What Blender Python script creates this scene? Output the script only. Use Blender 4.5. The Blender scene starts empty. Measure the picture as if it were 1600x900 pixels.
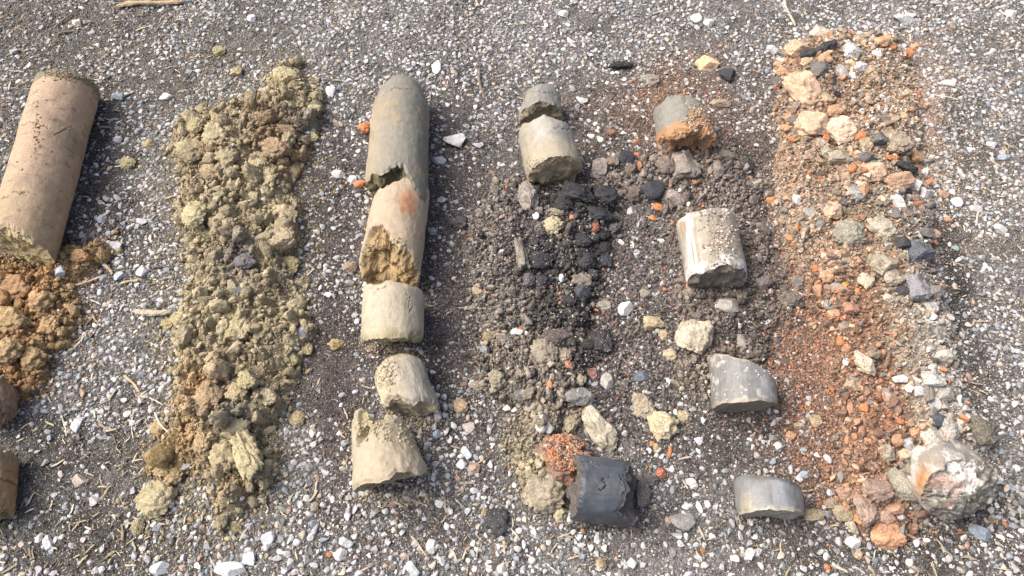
import bpy, bmesh, math, random
import numpy as np

# ------------------------------------------------------------------ camera, world, sun, exposure
CAM_H, PITCH, FPX = 1.2, math.radians(58), 1172.0
CAM_Y = -CAM_H / math.tan(PITCH)
scene = bpy.context.scene
cam_data = bpy.data.cameras.new('camera')
cam = bpy.data.objects.new('camera', cam_data)
scene.collection.objects.link(cam)
cam.location = (0, CAM_Y, CAM_H)
cam.rotation_euler = (math.pi / 2 - PITCH, 0, 0)
cam_data.sensor_width = 36.0
cam_data.lens = 36.0 * FPX / 1600.0
cam_data.clip_start = 0.02
cam_data.clip_end = 200.0
scene.camera = cam

SUN_EL, SUN_AZ = 52.0, 280.0      # azimuth clockwise from +Y (the picture's top)
world = bpy.data.worlds.new('World')
scene.world = world
world.use_nodes = True
wn = world.node_tree
sky = wn.nodes.new('ShaderNodeTexSky')
sky.sky_type = 'NISHITA'
sky.sun_disc = False
sky.sun_elevation = math.radians(SUN_EL)
sky.sun_rotation = math.radians(SUN_AZ)
sky.air_density = 0.7
sky.dust_density = 8.0
sky.ozone_density = 0.6
bg = wn.nodes['Background']
bg.inputs['Strength'].default_value = 0.15
wn.links.new(sky.outputs['Color'], bg.inputs['Color'])

sun_data = bpy.data.lights.new('sun', 'SUN')
sun_data.energy = 1.5
sun_data.angle = math.radians(44)
sun_data.color = (1.0, 0.965, 0.92)
sun = bpy.data.objects.new('sun', sun_data)
scene.collection.objects.link(sun)
az = math.radians(SUN_AZ)
el = math.radians(SUN_EL)
from mathutils import Vector
to_sun = Vector((math.sin(az) * math.cos(el), math.cos(az) * math.cos(el), math.sin(el)))
sun.rotation_euler = to_sun.to_track_quat('Z', 'Y').to_euler()
sun.location = to_sun * 5

scene.view_settings.view_transform = 'Standard'
scene.view_settings.look = 'None'
scene.view_settings.gamma = 1.0
scene.view_settings.exposure = 0.6
scene.render.engine = 'CYCLES'
scene.cycles.max_bounces = 5
scene.cycles.diffuse_bounces = 3

random.seed(7)
RNG = np.random.default_rng(11)

# ------------------------------------------------------------------ ground plane <-> photograph (a plain homography, used to read off positions)
CS, SN = math.cos(math.pi / 2 - PITCH), math.sin(math.pi / 2 - PITCH)

def P(px, py, z=0.0):
    px = np.asarray(px, float); py = np.asarray(py, float); z = np.asarray(z, float)
    a = (px - 800) / FPX; b = -(py - 450) / FPX
    yy = b * CS + SN; zz = b * SN - CS
    t = (CAM_H - z) / (-zz)
    return a * t, CAM_Y + yy * t

def to_px(x, y, z=0.0):
    dy = y - CAM_Y; dz = z - CAM_H
    yc = dy * CS + dz * SN
    zc = -dy * SN + dz * CS
    return 800 + FPX * x / (-zc), 450 - FPX * yc / (-zc)

def scale_at(px, py):
    b = -(np.asarray(py, float) - 450) / FPX
    return FPX / (CAM_H / (CS - b * SN))

# ------------------------------------------------------------------ numpy noise
def _h(ix, iy, iz, seed):
    h = (ix * 374761393 + iy * 668265263 + iz * 2147483647 + seed * 1274126177) & 0xffffffff
    h = ((h ^ (h >> 13)) * 1274126177) & 0xffffffff
    h = ((h ^ (h >> 16)) * 2246822519) & 0xffffffff
    h = h ^ (h >> 15)
    return (h & 0xffffff) / float(0xffffff) * 2 - 1

def vnoise(p, seed=0):
    p = np.asarray(p, float)
    i = np.floor(p).astype(np.int64); f = p - i
    u = f * f * f * (f * (f * 6 - 15) + 10)
    r = 0
    for dx in (0, 1):
        wx = u[:, 0] if dx else 1 - u[:, 0]
        for dy in (0, 1):
            wy = u[:, 1] if dy else 1 - u[:, 1]
            for dz in (0, 1):
                wz = u[:, 2] if dz else 1 - u[:, 2]
                r = r + wx * wy * wz * _h(i[:, 0] + dx, i[:, 1] + dy, i[:, 2] + dz, seed)
    return r

def fbm(p, octv=4, seed=0, gain=0.5):
    a, s, r = 1.0, 1.0, 0
    for k in range(octv):
        r = r + a * vnoise(p * s + 17.3 * k, seed + k); a *= gain; s *= 2.03
    return r

def n2(x, y, freq, octv=3, seed=0):
    return fbm(np.stack([x * freq, y * freq, np.full_like(x, 0.37)], 1), octv, seed)

def sstep(a, b, x):
    t = np.clip((x - a) / (b - a), 0, 1); return t * t * (3 - 2 * t)

# ------------------------------------------------------------------ mesh helpers
def tag(o, label=None, cat=None, group=None, kind=None):
    if label: o['label'] = label
    if cat: o['category'] = cat
    if group: o['group'] = group
    if kind: o['kind'] = kind
    return o

def make_mesh(name, verts, faces, mat, smooth=True, tint=None, extra=None):
    """verts (N,3); faces (M,k) all k-gons of one size"""
    verts = np.ascontiguousarray(verts, np.float32); faces = np.ascontiguousarray(faces, np.int32)
    me = bpy.data.meshes.new(name)
    k = faces.shape[1]; M = len(faces)
    me.vertices.add(len(verts)); me.vertices.foreach_set('co', verts.ravel())
    me.loops.add(M * k); me.loops.foreach_set('vertex_index', faces.ravel())
    me.polygons.add(M)
    me.polygons.foreach_set('loop_start', np.arange(0, M * k, k, dtype=np.int32))
    me.polygons.foreach_set('loop_total', np.full(M, k, np.int32))
    me.polygons.foreach_set('use_smooth', np.full(M, smooth, bool))
    me.update(calc_edges=True)
    if tint is not None:
        at = me.attributes.new('tint', 'FLOAT_COLOR', 'POINT')
        c = np.ones((len(verts), 4), np.float32); c[:, :3] = tint
        at.data.foreach_set('color', c.ravel())
    for kx, val in (extra or {}).items():
        if val.ndim == 1:
            at = me.attributes.new(kx, 'FLOAT', 'POINT'); at.data.foreach_set('value', val.astype(np.float32))
        else:
            at = me.attributes.new(kx, 'FLOAT_VECTOR', 'POINT'); at.data.foreach_set('vector', val.astype(np.float32).ravel())
    me.materials.append(mat)
    return me

def link(name, me, parent=None, loc=(0, 0, 0)):
    o = bpy.data.objects.new(name, me)
    scene.collection.objects.link(o)
    o.location = loc
    if parent: o.parent = parent
    return o

_ico = {}
def ico(sub):
    if sub not in _ico:
        bm = bmesh.new(); bmesh.ops.create_icosphere(bm, subdivisions=sub + 1 if sub else 1, radius=1.0)
        bm.verts.ensure_lookup_table()
        v = np.array([w.co[:] for w in bm.verts]); f = np.array([[w.index for w in q.verts] for q in bm.faces])
        bm.free(); _ico[sub] = (v, f)
    v, f = _ico[sub]
    return v.copy(), f

def norm_box(v):
    lo, hi = v.min(0), v.max(0)
    return (v - (lo + hi) / 2) / ((hi - lo) / 2)

def rock_shape(seed, sub=1, planes=8, rough=0.03, dmin=0.5, dmax=0.9):
    r = np.random.default_rng(seed)
    v, f = ico(sub)
    for _ in range(planes):
        n = r.normal(size=3); n /= np.linalg.norm(n); d = r.uniform(dmin, dmax)
        ex = np.maximum(0, v @ n - d); v = v - ex[:, None] * n
    if rough:
        nn = fbm(v * 2.2 + seed, 3, seed); v = v * (1 + rough * nn)[:, None]
        if sub >= 3:
            n3 = fbm(v * 9 + seed, 2, seed + 5); v = v * (1 + rough * .45 * n3)[:, None]
    return norm_box(v), f

def clod_shape(seed, sub=2, lump=1.0):
    v, f = ico(sub)
    b1 = np.abs(vnoise(v * 1.5 + seed * 3.1, seed)); b2 = np.abs(vnoise(v * 3.4 + seed, seed + 1))
    b3 = np.abs(vnoise(v * 7.5 + seed, seed + 2)) if sub >= 2 else 0
    b4 = np.abs(vnoise(v * 15 + seed, seed + 3)) if sub >= 3 else 0
    low = vnoise(v * 1.0 + seed * 1.7, seed + 9)
    r = 0.85 + .22 * low + lump * (.24 * b1 + .22 * b2 + .13 * b3)
    v = v * r[:, None]; g_ = np.random.default_rng(seed + 77)
    for _ in range(5):
        n = g_.normal(size=3); n /= np.linalg.norm(n); d = g_.uniform(.55, .95)
        v = v - (np.maximum(0, v @ n - d) * .85)[:, None] * n
    if sub >= 2: v = v * (1 + .10 * fbm(v * 3.2 + seed, 3 if sub < 4 else 5, seed + 21, .62))[:, None]
    return norm_box(v), f

def rand_rot(n, flat=False):
    """n random rotation matrices; flat: only a spin about Z with a small tip"""
    if flat:
        a = RNG.uniform(0, 2 * np.pi, n); tip = RNG.normal(0, .22, n); ta = RNG.uniform(0, 2 * np.pi, n)
        q = np.stack([np.cos(a / 2), 0 * a, 0 * a, np.sin(a / 2)], 1)
        p = np.stack([np.cos(tip / 2), np.sin(tip / 2) * np.cos(ta), np.sin(tip / 2) * np.sin(ta), 0 * a], 1)
        w1, x1, y1, z1 = p.T; w2, x2, y2, z2 = q.T
        q = np.stack([w1*w2-x1*x2-y1*y2-z1*z2, w1*x2+x1*w2+y1*z2-z1*y2, w1*y2-x1*z2+y1*w2+z1*x2, w1*z2+x1*y2-y1*x2+z1*w2], 1)
    else:
        q = RNG.normal(size=(n, 4)); q /= np.linalg.norm(q, axis=1)[:, None]
    w, x, y, z = q.T
    return np.stack([1-2*(y*y+z*z), 2*(x*y-z*w), 2*(x*z+y*w), 2*(x*y+z*w), 1-2*(x*x+z*z), 2*(y*z-x*w),
                     2*(x*z-y*w), 2*(y*z+x*w), 1-2*(x*x+y*y)], 1).reshape(n, 3, 3)

class Batch:
    """collects many small shapes into one mesh"""
    def __init__(s): s.v, s.f, s.c, s.n = [], [], [], 0
    def add(s, shapes, pos, size, col, flat=True, jitter=0.0):
        """pos (N,3), size (N,3) half extents, col (N,3)"""
        N = len(pos)
        if N == 0: return
        which = RNG.integers(0, len(shapes), N); R = rand_rot(N, flat)
        for k, (v, f) in enumerate(shapes):
            idx = np.nonzero(which == k)[0]
            if not len(idx): continue
            w = v[None] * size[idx][:, None, :]
            w = np.einsum('nij,nvj->nvi', R[idx], w) + pos[idx][:, None, :]
            c = np.repeat(col[idx], len(v), 0)
            ff = f[None] + (np.arange(len(idx)) * len(v))[:, None, None] + s.n
            s.v.append(w.reshape(-1, 3)); s.f.append(ff.reshape(-1, f.shape[1])); s.c.append(c)
            s.n += len(idx) * len(v)
    def build(s, name, mat, smooth=True):
        return link(name, make_mesh(name, np.concatenate(s.v), np.concatenate(s.f), mat, smooth, np.concatenate(s.c)))

def pick_cols(palette, n, var=0.12):
    """palette: list of (weight, (r,g,b))"""
    w = np.array([p[0] for p in palette], float); w /= w.sum()
    c = np.array([p[1] for p in palette], float)[RNG.choice(len(palette), n, p=w)]
    return np.clip(c * (1 + RNG.normal(0, var, (n, 1))) * (1 + RNG.normal(0, .015, (n, 3))), .008, .88)

# ------------------------------------------------------------------ materials
def nd(nt, t, **kw):
    n = nt.nodes.new(t)
    for k, v in kw.items():
        if k.startswith('i_'): n.inputs[k[2:].replace('_', ' ')].default_value = v
        else: setattr(n, k, v)
    return n

def mixc(nt, a, b, fac, blend='MIX'):
    m = nt.nodes.new('ShaderNodeMix'); m.data_type = 'RGBA'; m.blend_type = blend
    for sock, val in ((m.inputs[6], a), (m.inputs[7], b), (m.inputs[0], fac)):
        if isinstance(val, bpy.types.NodeSocket): nt.links.new(val, sock)
        elif isinstance(val, (int, float)): sock.default_value = val
        else: sock.default_value = (*val, 1)
    return m.outputs[2]

def mrange(nt, val, a, b, c, d):
    m = nd(nt, 'ShaderNodeMapRange'); nt.links.new(val, m.inputs[0])
    for i, q in enumerate((a, b, c, d)): m.inputs[i + 1].default_value = q
    return m.outputs[0]

def math_(nt, op, a, b=None):
    m = nd(nt, 'ShaderNodeMath', operation=op)
    for i, v in enumerate((a, b)):
        if v is None: continue
        if isinstance(v, bpy.types.NodeSocket): nt.links.new(v, m.inputs[i])
        else: m.inputs[i].default_value = v
    return m.outputs[0]

def grain_mat(name, source, rough=.9, freq=(90, 420), amt=(.25, .3), bump=.0012, bfreq=(350, 1100), speck=None, spec=.3):
    m = bpy.data.materials.new(name); m.use_nodes = True; nt = m.node_tree
    b = nt.nodes['Principled BSDF']
    b.inputs['Specular IOR Level'].default_value = spec
    if source == 'obj':
        col = nd(nt, 'ShaderNodeObjectInfo').outputs['Color']
    else:
        col = nd(nt, 'ShaderNodeAttribute', attribute_name='tint').outputs['Color']
    pos = nd(nt, 'ShaderNodeNewGeometry').outputs['Position']
    for fq, am, det in ((freq[0], amt[0], 3), (freq[1], amt[1], 2)):
        nz = nd(nt, 'ShaderNodeTexNoise'); nt.links.new(pos, nz.inputs['Vector'])
        nz.inputs['Scale'].default_value = fq; nz.inputs['Detail'].default_value = det
        v = mrange(nt, nz.outputs[0], .3, .7, 1 - am, 1 + am)
        g = nd(nt, 'ShaderNodeCombineColor')
        for i in range(3): nt.links.new(v, g.inputs[i])
        col = mixc(nt, col, g.outputs[0], 1.0, 'MULTIPLY')
    if speck:
        vo = nd(nt, 'ShaderNodeTexVoronoi'); nt.links.new(pos, vo.inputs['Vector']); vo.inputs['Scale'].default_value = speck[0]
        sp = nd(nt, 'ShaderNodeSeparateColor'); nt.links.new(vo.outputs['Color'], sp.inputs[0])
        mk = math_(nt, 'MULTIPLY', math_(nt, 'LESS_THAN', sp.outputs[0], speck[1]), math_(nt, 'LESS_THAN', vo.outputs['Distance'], .38))
        col = mixc(nt, col, speck[2], mk)
    nt.links.new(col, b.inputs['Base Color'])
    b.inputs['Roughness'].default_value = rough
    h = None
    for k, fq in enumerate(bfreq):
        nz = nd(nt, 'ShaderNodeTexNoise'); nt.links.new(pos, nz.inputs['Vector'])
        nz.inputs['Scale'].default_value = fq; nz.inputs['Detail'].default_value = 2
        hh = math_(nt, 'MULTIPLY', nz.outputs[0], 1.0 / (1 + k))
        h = hh if h is None else math_(nt, 'ADD', h, hh)
    bp = nd(nt, 'ShaderNodeBump'); bp.inputs['Strength'].default_value = .8; bp.inputs['Distance'].default_value = bump
    nt.links.new(h, bp.inputs['Height']); nt.links.new(bp.outputs[0], b.inputs['Normal'])
    return m

M_STONE_A = grain_mat('gravel_stone', 'attr', .8, (120, 450), (.15, .28), .0010)
M_STONE_O = grain_mat('gravel_stone_single', 'obj', .8, (120, 450), (.18, .26), .0010)
M_CLAY_A = grain_mat('crumbled_clay', 'attr', .95, (60, 400), (.20, .32), .0022)
M_CLAY_O = grain_mat('clay_clod', 'obj', .95, (60, 400), (.22, .32), .0024)
M_SOIL_A = grain_mat('crumbled_soil', 'attr', .95, (80, 450), (.28, .35), .0014, speck=(420, .10, (.42, .40, .37)))
M_SOIL_O = grain_mat('soil_clod', 'obj', .95, (80, 450), (.28, .35), .0014, speck=(420, .10, (.42, .40, .37)))
M_ROCK_O = grain_mat('rubble_rock', 'obj', .92, (55, 420), (.26, .30), .0024, bfreq=(220, 900), speck=(420, .10, (.12, .10, .085)))
M_CHAR_O = grain_mat('charcoal', 'obj', .7, (90, 500), (.35, .4), .0016, spec=.5)
M_STRAW_A = grain_mat('straw', 'attr', .8, (150, 700), (.2, .25), .0004)
M_STRAW_O = grain_mat('straw_single', 'obj', .8, (150, 700), (.2, .25), .0004)

def ground_mat():
    m = bpy.data.materials.new('gritty_ground'); m.use_nodes = True; nt = m.node_tree
    b = nt.nodes['Principled BSDF']; b.inputs['Roughness'].default_value = .93; b.inputs['Specular IOR Level'].default_value = .25
    pos = nd(nt, 'ShaderNodeNewGeometry').outputs['Position']
    col = nd(nt, 'ShaderNodeAttribute', attribute_name='tint').outputs['Color']
    grit = nd(nt, 'ShaderNodeAttribute', attribute_name='grit').outputs['Fac']
    for fq, am in ((25, .22), (160, .4), (600, .6)):
        nz = nd(nt, 'ShaderNodeTexNoise'); nt.links.new(pos, nz.inputs['Vector']); nz.inputs['Scale'].default_value = fq; nz.inputs['Detail'].default_value = 3
        v = mrange(nt, nz.outputs[0], .3, .7, 1 - am, 1 + am)
        g = nd(nt, 'ShaderNodeCombineColor')
        for i in range(3): nt.links.new(v, g.inputs[i])
        col = mixc(nt, col, g.outputs[0], 1.0, 'MULTIPLY')
    hs = None
    for fq, lim, k in ((620, .36, .9), (330, .33, .7)):
        vo = nd(nt, 'ShaderNodeTexVoronoi'); nt.links.new(pos, vo.inputs['Vector']); vo.inputs['Scale'].default_value = fq
        sp = nd(nt, 'ShaderNodeSeparateColor'); nt.links.new(vo.outputs['Color'], sp.inputs[0])
        mk = math_(nt, 'MULTIPLY', math_(nt, 'LESS_THAN', sp.outputs[0], math_(nt, 'MULTIPLY', grit, k)), math_(nt, 'LESS_THAN', vo.outputs['Distance'], lim))
        rp = nd(nt, 'ShaderNodeValToRGB'); nt.links.new(sp.outputs[1], rp.inputs[0])
        cr = rp.color_ramp; cr.interpolation = 'CONSTANT'
        cr.elements[0].color = (.50, .50, .48, 1); cr.elements[1].color = (.62, .60, .56, 1); cr.elements[1].position = .75
        for ps, cc in ((.22, (.32, .33, .34)), (.42, (.36, .31, .25)), (.55, (.17, .16, .15))):
            e = cr.elements.new(ps); e.color = (*cc, 1)
        col = mixc(nt, col, rp.outputs[0], mk)
        h = math_(nt, 'MULTIPLY', mk, mrange(nt, vo.outputs['Distance'], 0, lim, 1.0, .3))
        hs = h if hs is None else math_(nt, 'ADD', hs, h)
    nt.links.new(col, b.inputs['Base Color'])
    nz = nd(nt, 'ShaderNodeTexNoise'); nt.links.new(pos, nz.inputs['Vector']); nz.inputs['Scale'].default_value = 500; nz.inputs['Detail'].default_value = 3
    hh = math_(nt, 'ADD', hs, math_(nt, 'MULTIPLY', nz.outputs[0], 2.0))
    bp = nd(nt, 'ShaderNodeBump'); bp.inputs['Strength'].default_value = .9; bp.inputs['Distance'].default_value = .0022
    nt.links.new(hh, bp.inputs['Height']); nt.links.new(bp.outputs[0], b.inputs['Normal'])
    return m
M_GROUND = ground_mat()

# ------------------------------------------------------------------ heaps: outlines read off the photograph onto the ground
class Heap:
    def __init__(s, poly, hmax, wid, rough, seed):
        xs, ys = P([p[0] for p in poly], [p[1] for p in poly])
        s.p = np.stack([xs, ys], 1); s.h, s.w, s.r, s.seed = hmax, wid, rough, seed
    def sd(s, x, y):
        """distance inside the outline, negative outside"""
        d = np.full(x.shape, 1e9); ins = np.zeros(x.shape, bool)
        n = len(s.p)
        for i in range(n):
            a, b = s.p[i], s.p[(i + 1) % n]; ab = b - a
            t = np.clip(((x - a[0]) * ab[0] + (y - a[1]) * ab[1]) / (ab @ ab), 0, 1)
            d = np.minimum(d, np.hypot(x - a[0] - t * ab[0], y - a[1] - t * ab[1]))
            c = ((a[1] > y) != (b[1] > y)) & (x < (b[0] - a[0]) * (y - a[1]) / (b[1] - a[1] + 1e-12) + a[0])
            ins ^= c
        d = np.where(ins, d, -d)
        return d + .017 * n2(x, y, 21, 4, s.seed)
    def height(s, x, y):
        d = s.sd(x, y)
        t = np.clip(d / s.w, 0, 1)
        h = s.h * np.sin(t * math.pi / 2) ** .8 * (1 + .35 * n2(x, y, 14, 2, s.seed + 3))
        h = h + sstep(0, .02, d) * s.r * (np.abs(n2(x, y, 38, 4, s.seed + 5)) * 1.3 - .15)
        return np.where(d > 0, h, d * .6)

H_BROWN = Heap([(-120, 400), (20, 400), (60, 412), (95, 395), (130, 388), (168, 372), (172, 392), (128, 425), (122, 470), (132, 500), (100, 540),
                (78, 585), (70, 612), (20, 630), (-30, 650), (-120, 660)], .030, .09, .010, 21)
H_OLIVE = Heap([(425, 104), (462, 98), (478, 125), (500, 150), (505, 205), (478, 240), (480, 262), (462, 300), (468, 380), (466, 430), (456, 470),
                (484, 500), (490, 540), (470, 580), (450, 640), (424, 690), (426, 740), (400, 770), (385, 820), (345, 828), (330, 770),
                (285, 740), (232, 735), (240, 690), (272, 670), (262, 640), (290, 590), (276, 520), (284, 470), (300, 430), (288, 400), (300, 370),
                (280, 340), (290, 290), (272, 250), (272, 205), (300, 180), (350, 172), (385, 150), (410, 140)], .042, .085, .016, 22)
H_DARK = Heap([(770, 285), (830, 280), (880, 282), (940, 285), (962, 320), (950, 390), (930, 440), (925, 520), (935, 560), (915, 600), (905, 650), (870, 680),
               (900, 740), (880, 800), (850, 800), (812, 760), (790, 700), (795, 640), (760, 620), (740, 590), (752, 540), (738, 470), (730, 420), (735, 350)], .024, .07, .009, 23)
H_LUMPY = Heap([(1010, 245), (1060, 225), (1120, 225), (1160, 250), (1190, 300), (1200, 380), (1215, 440), (1225, 500), (1200, 560), (1110, 600), (1060, 620),
                (1040, 580), (1060, 540), (1050, 480), (1060, 420), (1040, 340), (1000, 310), (930, 290), (950, 250)], .013, .05, .007, 24)
H_RUBBLE = Heap([(1225, 75), (1300, 50), (1390, 58), (1425, 100), (1440, 190), (1458, 280), (1455, 330), (1462, 400), (1478, 480), (1498, 570), (1512, 640),
                 (1545, 690), (1530, 730), (1440, 815), (1400, 850), (1350, 835), (1290, 800), (1300, 740), (1310, 660), (1290, 600), (1270, 500), (1240, 420),
                 (1205, 330), (1210, 220), (1215, 130)], .032, .085, .008, 25)
HEAPS = [H_BROWN, H_OLIVE, H_DARK, H_LUMPY, H_RUBBLE]

def ground_h(x, y):
    return .010 * n2(x, y, 3.1, 2, 41) + .0035 * n2(x, y, 16, 3, 42) + .0016 * n2(x, y, 70, 3, 43)

def surf(x, y):
    x = np.atleast_1d(np.asarray(x, float)); y = np.atleast_1d(np.asarray(y, float))
    g = ground_h(x, y)
    top = g.copy()
    for h in HEAPS: top = np.maximum(top, g + h.height(x, y))
    return top

# ground colours: soil stains (ash, burnt earth, clay dust) and darker patches, all with soft edges
GROUND_PATCHES = [  # px, py, rx, ry, colour, strength
    (60, 60, 220, 110, (.115, .10, .080), .7), (240, 90, 200, 100, (.10, .095, .085), .6),
    (175, 320, 50, 140, (.050, .047, .046), .95), (150, 200, 60, 90, (.055, .052, .05), .6),  # darker ground along the right of the pinkish core
    (520, 560, 60, 260, (.062, .050, .050), .9), (700, 450, 70, 330, (.062, .050, .050), .85), (700, 150, 90, 80, (.07, .062, .06), .5),
    (530, 330, 50, 160, (.06, .052, .05), .8), (620, 820, 200, 60, (.075, .064, .055), .6),
    (800, 500, 80, 240, (.085, .072, .062), .8),
    (935, 410, 58, 150, (.018, .018, .021), 1.0), (930, 560, 60, 90, (.035, .03, .034), .9), (870, 420, 50, 120, (.04, .038, .04), .7),
    (985, 420, 45, 90, (.115, .098, .098), .8), (990, 600, 70, 110, (.075, .058, .062), .8), (950, 200, 90, 80, (.11, .082, .066), .7),
    (1060, 150, 110, 60, (.17, .095, .055), .75), (1120, 230, 60, 60, (.12, .08, .06), .7), (1190, 260, 45, 140, (.11, .082, .062), .8),
    (1130, 520, 110, 130, (.065, .055, .052), .8), (1110, 700, 140, 70, (.068, .06, .056), .8), (1290, 740, 60, 60, (.07, .055, .048), .7),
    (1262, 430, 60, 120, (.19, .125, .08), .8), (1262, 530, 62, 110, (.20, .125, .085), .95), (1300, 660, 60, 120, (.20, .125, .085), .95),
    (1240, 600, 40, 100, (.14, .075, .05), .8), (1405, 190, 75, 120, (.42, .29, .21), .95), (1420, 300, 50, 60, (.2, .16, .13), .6),
    (1500, 190, 45, 40, (.06, .058, .056), .8), (1484, 420, 30, 150, (.034, .034, .034), 1.0), (1520, 600, 50, 80, (.07, .062, .055), .8),
    (1520, 300, 80, 100, (.12, .105, .085), .6), (1450, 850, 200, 60, (.055, .048, .044), .8), (1480, 800, 120, 40, (.045, .04, .038), .8),
    (100, 690, 120, 60, (.055, .05, .042), .8), (150, 850, 200, 80, (.06, .055, .046), .8), (60, 400, 120, 60, (.12, .075, .045), .5),
    (340, 480, 110, 330, (.19, .16, .085), .6),
]
GRAVEL = np.array([
    [3,3,4,5,6,7,8,8,8,6,5,5,4,5,6,5], [3,4,3,4,5,5,5,5,3,3,3,3,2,4,5,6], [2,3,6,3,4,5,3,3,3,3,2,2,2,3,5,6],
    [2,6,8,3,3,5,2,2,1,2,2,2,2,2,3,7], [3,8,8,3,3,5,3,2,1,2,1,1,1,2,2,7], [5,9,8,3,4,3,2,3,2,2,2,2,1,2,4,6],
    [4,7,7,3,6,3,3,6,3,1,3,3,2,2,4,5], [2,4,5,4,7,7,5,7,3,3,4,3,3,3,5,5], [4,4,5,8,8,7,7,7,6,6,6,6,5,4,5,6]], float) / 9
STRAW = np.array([
    [6,5,4,1,1,1,1,1,1,1,2,2,3,2,3,3], [4,3,2,1,1,0,1,2,1,1,1,1,1,1,3,3], [2,1,1,0,0,0,1,1,0,0,0,0,0,0,2,3],
    [1,1,1,0,0,0,0,1,0,0,0,0,0,0,1,3], [0,2,3,0,1,0,0,1,0,0,0,0,0,0,1,3], [0,4,4,0,1,0,0,1,0,0,0,0,0,0,1,3],
    [3,4,4,0,1,1,1,1,0,0,0,0,0,0,1,3], [6,7,6,1,2,1,1,2,0,0,1,1,1,0,2,3], [8,8,7,4,3,3,4,5,3,3,2,4,4,5,5,4]], float) / 9

def grid_at(G, px, py):
    gx = np.clip(px / 100 - .5, 0, 14.999); gy = np.clip(py / 100 - .5, 0, 7.999)
    i = gx.astype(int); j = gy.astype(int); u = gx - i; v = gy - j
    return (G[j, i] * (1 - u) + G[j, i + 1] * u) * (1 - v) + (G[j + 1, i] * (1 - u) + G[j + 1, i + 1] * u) * v

def ground_cols(x, y):
    px, py = to_px(x, y)
    px = px + 28 * n2(x, y, 9, 3, 61); py = py + 28 * n2(x, y, 9, 3, 62)
    c = np.tile(np.array([.135, .130, .124]), (len(x), 1)) * (1 + .28 * n2(x, y, 22, 3, 63))[:, None]
    for sx, sy, rx, ry, col, k in GROUND_PATCHES:
        w = k * np.exp(-(((px - sx) / rx) ** 2 + ((py - sy) / ry) ** 2) ** 1.4)
        c = c * (1 - w[:, None]) + np.array(col) * w[:, None]
    return np.clip(c * (1 + .22 * n2(x, y, 60, 2, 64))[:, None], .012, .6)

# ------------------------------------------------------------------ the ground: one sheet, fine near the camera, coarse far off
def axis_coords(lo, hi, step):
    mid = np.arange(lo, hi + 1e-9, step)
    ext, s, out = step, step, []
    a = 0
    while a < 40: s *= 1.35; a += s; out.append(a)
    out = np.array(out)
    return np.concatenate([(lo - out)[::-1], mid, hi + out])

gx, gy = axis_coords(-1.75, 1.75, .005), axis_coords(-.72, 1.15, .005)
X, Y = np.meshgrid(gx, gy); xf, yf = X.ravel(), Y.ravel()
gz = ground_h(xf, yf)
near = (xf > -1.9) & (xf < 1.9) & (yf > -.9) & (yf < 1.3)
tint = np.tile(np.array([.088, .080, .073]), (len(xf), 1))
tint[near] = ground_cols(xf[near], yf[near])
gpx, gpy = to_px(xf, np.maximum(yf, -.7))
grit = np.where(near, .22 + .5 * grid_at(GRAVEL, gpx, gpy), .4)
idx = np.arange(len(xf)).reshape(X.shape)
quads = np.stack([idx[:-1, :-1], idx[:-1, 1:], idx[1:, 1:], idx[1:, :-1]], -1).reshape(-1, 4)
ground = link('ground', make_mesh('ground', np.stack([xf, yf, gz], 1), quads, M_GROUND, True, tint, {'grit': grit}))
tag(ground, 'dark gritty earth ground strewn with pale gravel', 'ground', kind='structure')

# ------------------------------------------------------------------ sampling helpers
X0, X1, Y0, Y1 = -1.5, 1.5, -.60, .98
def in_view(x, y, m=60):
    px, py = to_px(x, y); return (px > -m - 60) & (px < 1660 + m) & (py > -m) & (py < 900 + m)

def heap_in(x, y):
    """largest inside-distance over all heaps"""
    d = np.full(x.shape, -1.0)
    for h in HEAPS: d = np.maximum(d, h.sd(x, y))
    return d

def poisson(x, y, r):
    """keep points that clear the ones kept before (largest first)"""
    cell = .014; grid = {}; keep = np.zeros(len(x), bool)
    for i in np.argsort(-r):
        cx, cy = int(x[i] // cell), int(y[i] // cell); ok = True
        for a in (-1, 0, 1):
            for b in (-1, 0, 1):
                for j in grid.get((cx + a, cy + b), ()):
                    if (x[i] - x[j]) ** 2 + (y[i] - y[j]) ** 2 < ((r[i] + r[j]) * .82) ** 2: ok = False; break
                if not ok: break
            if not ok: break
        if ok: grid.setdefault((cx, cy), []).append(i); keep[i] = True
    return keep

PAL_GRAVEL = [(20, (.50, .50, .49)), (28, (.41, .415, .42)), (14, (.31, .32, .33)), (7, (.27, .31, .345)), (10, (.66, .65, .61)), (8, (.45, .39, .32)),
              (9, (.17, .17, .17)), (2, (.36, .25, .19)), (3, (.50, .44, .42))]
PAL_GRIT = [(30, (.50, .49, .47)), (20, (.38, .37, .36)), (14, (.26, .25, .24)), (14, (.34, .28, .22)), (12, (.14, .13, .12)), (8, (.62, .60, .57)), (3, (.36, .22, .14))]

# ------------------------------------------------------------------ gravel
ROCK0 = [rock_shape(100 + k, 0, 5, 0, .35, .8) for k in range(14)]
ROCK1 = [rock_shape(200 + k, 1, 7, .0, .35, .8) for k in range(20)]
ROCK2 = [rock_shape(300 + k, 2, 8, .0, .38, .8) for k in range(16)]

def colour_word(c):
    r, g, b = c; m = (r + g + b) / 3
    if r > 1.35 * b and m > .2: return 'tan'
    if r > 1.3 * b: return 'reddish'
    if b > 1.12 * r and m < .42: return 'blue-grey'
    if m > .53: return 'white'
    if m > .40: return 'pale grey'
    if m > .26: return 'mid grey'
    return 'dark grey'

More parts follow.
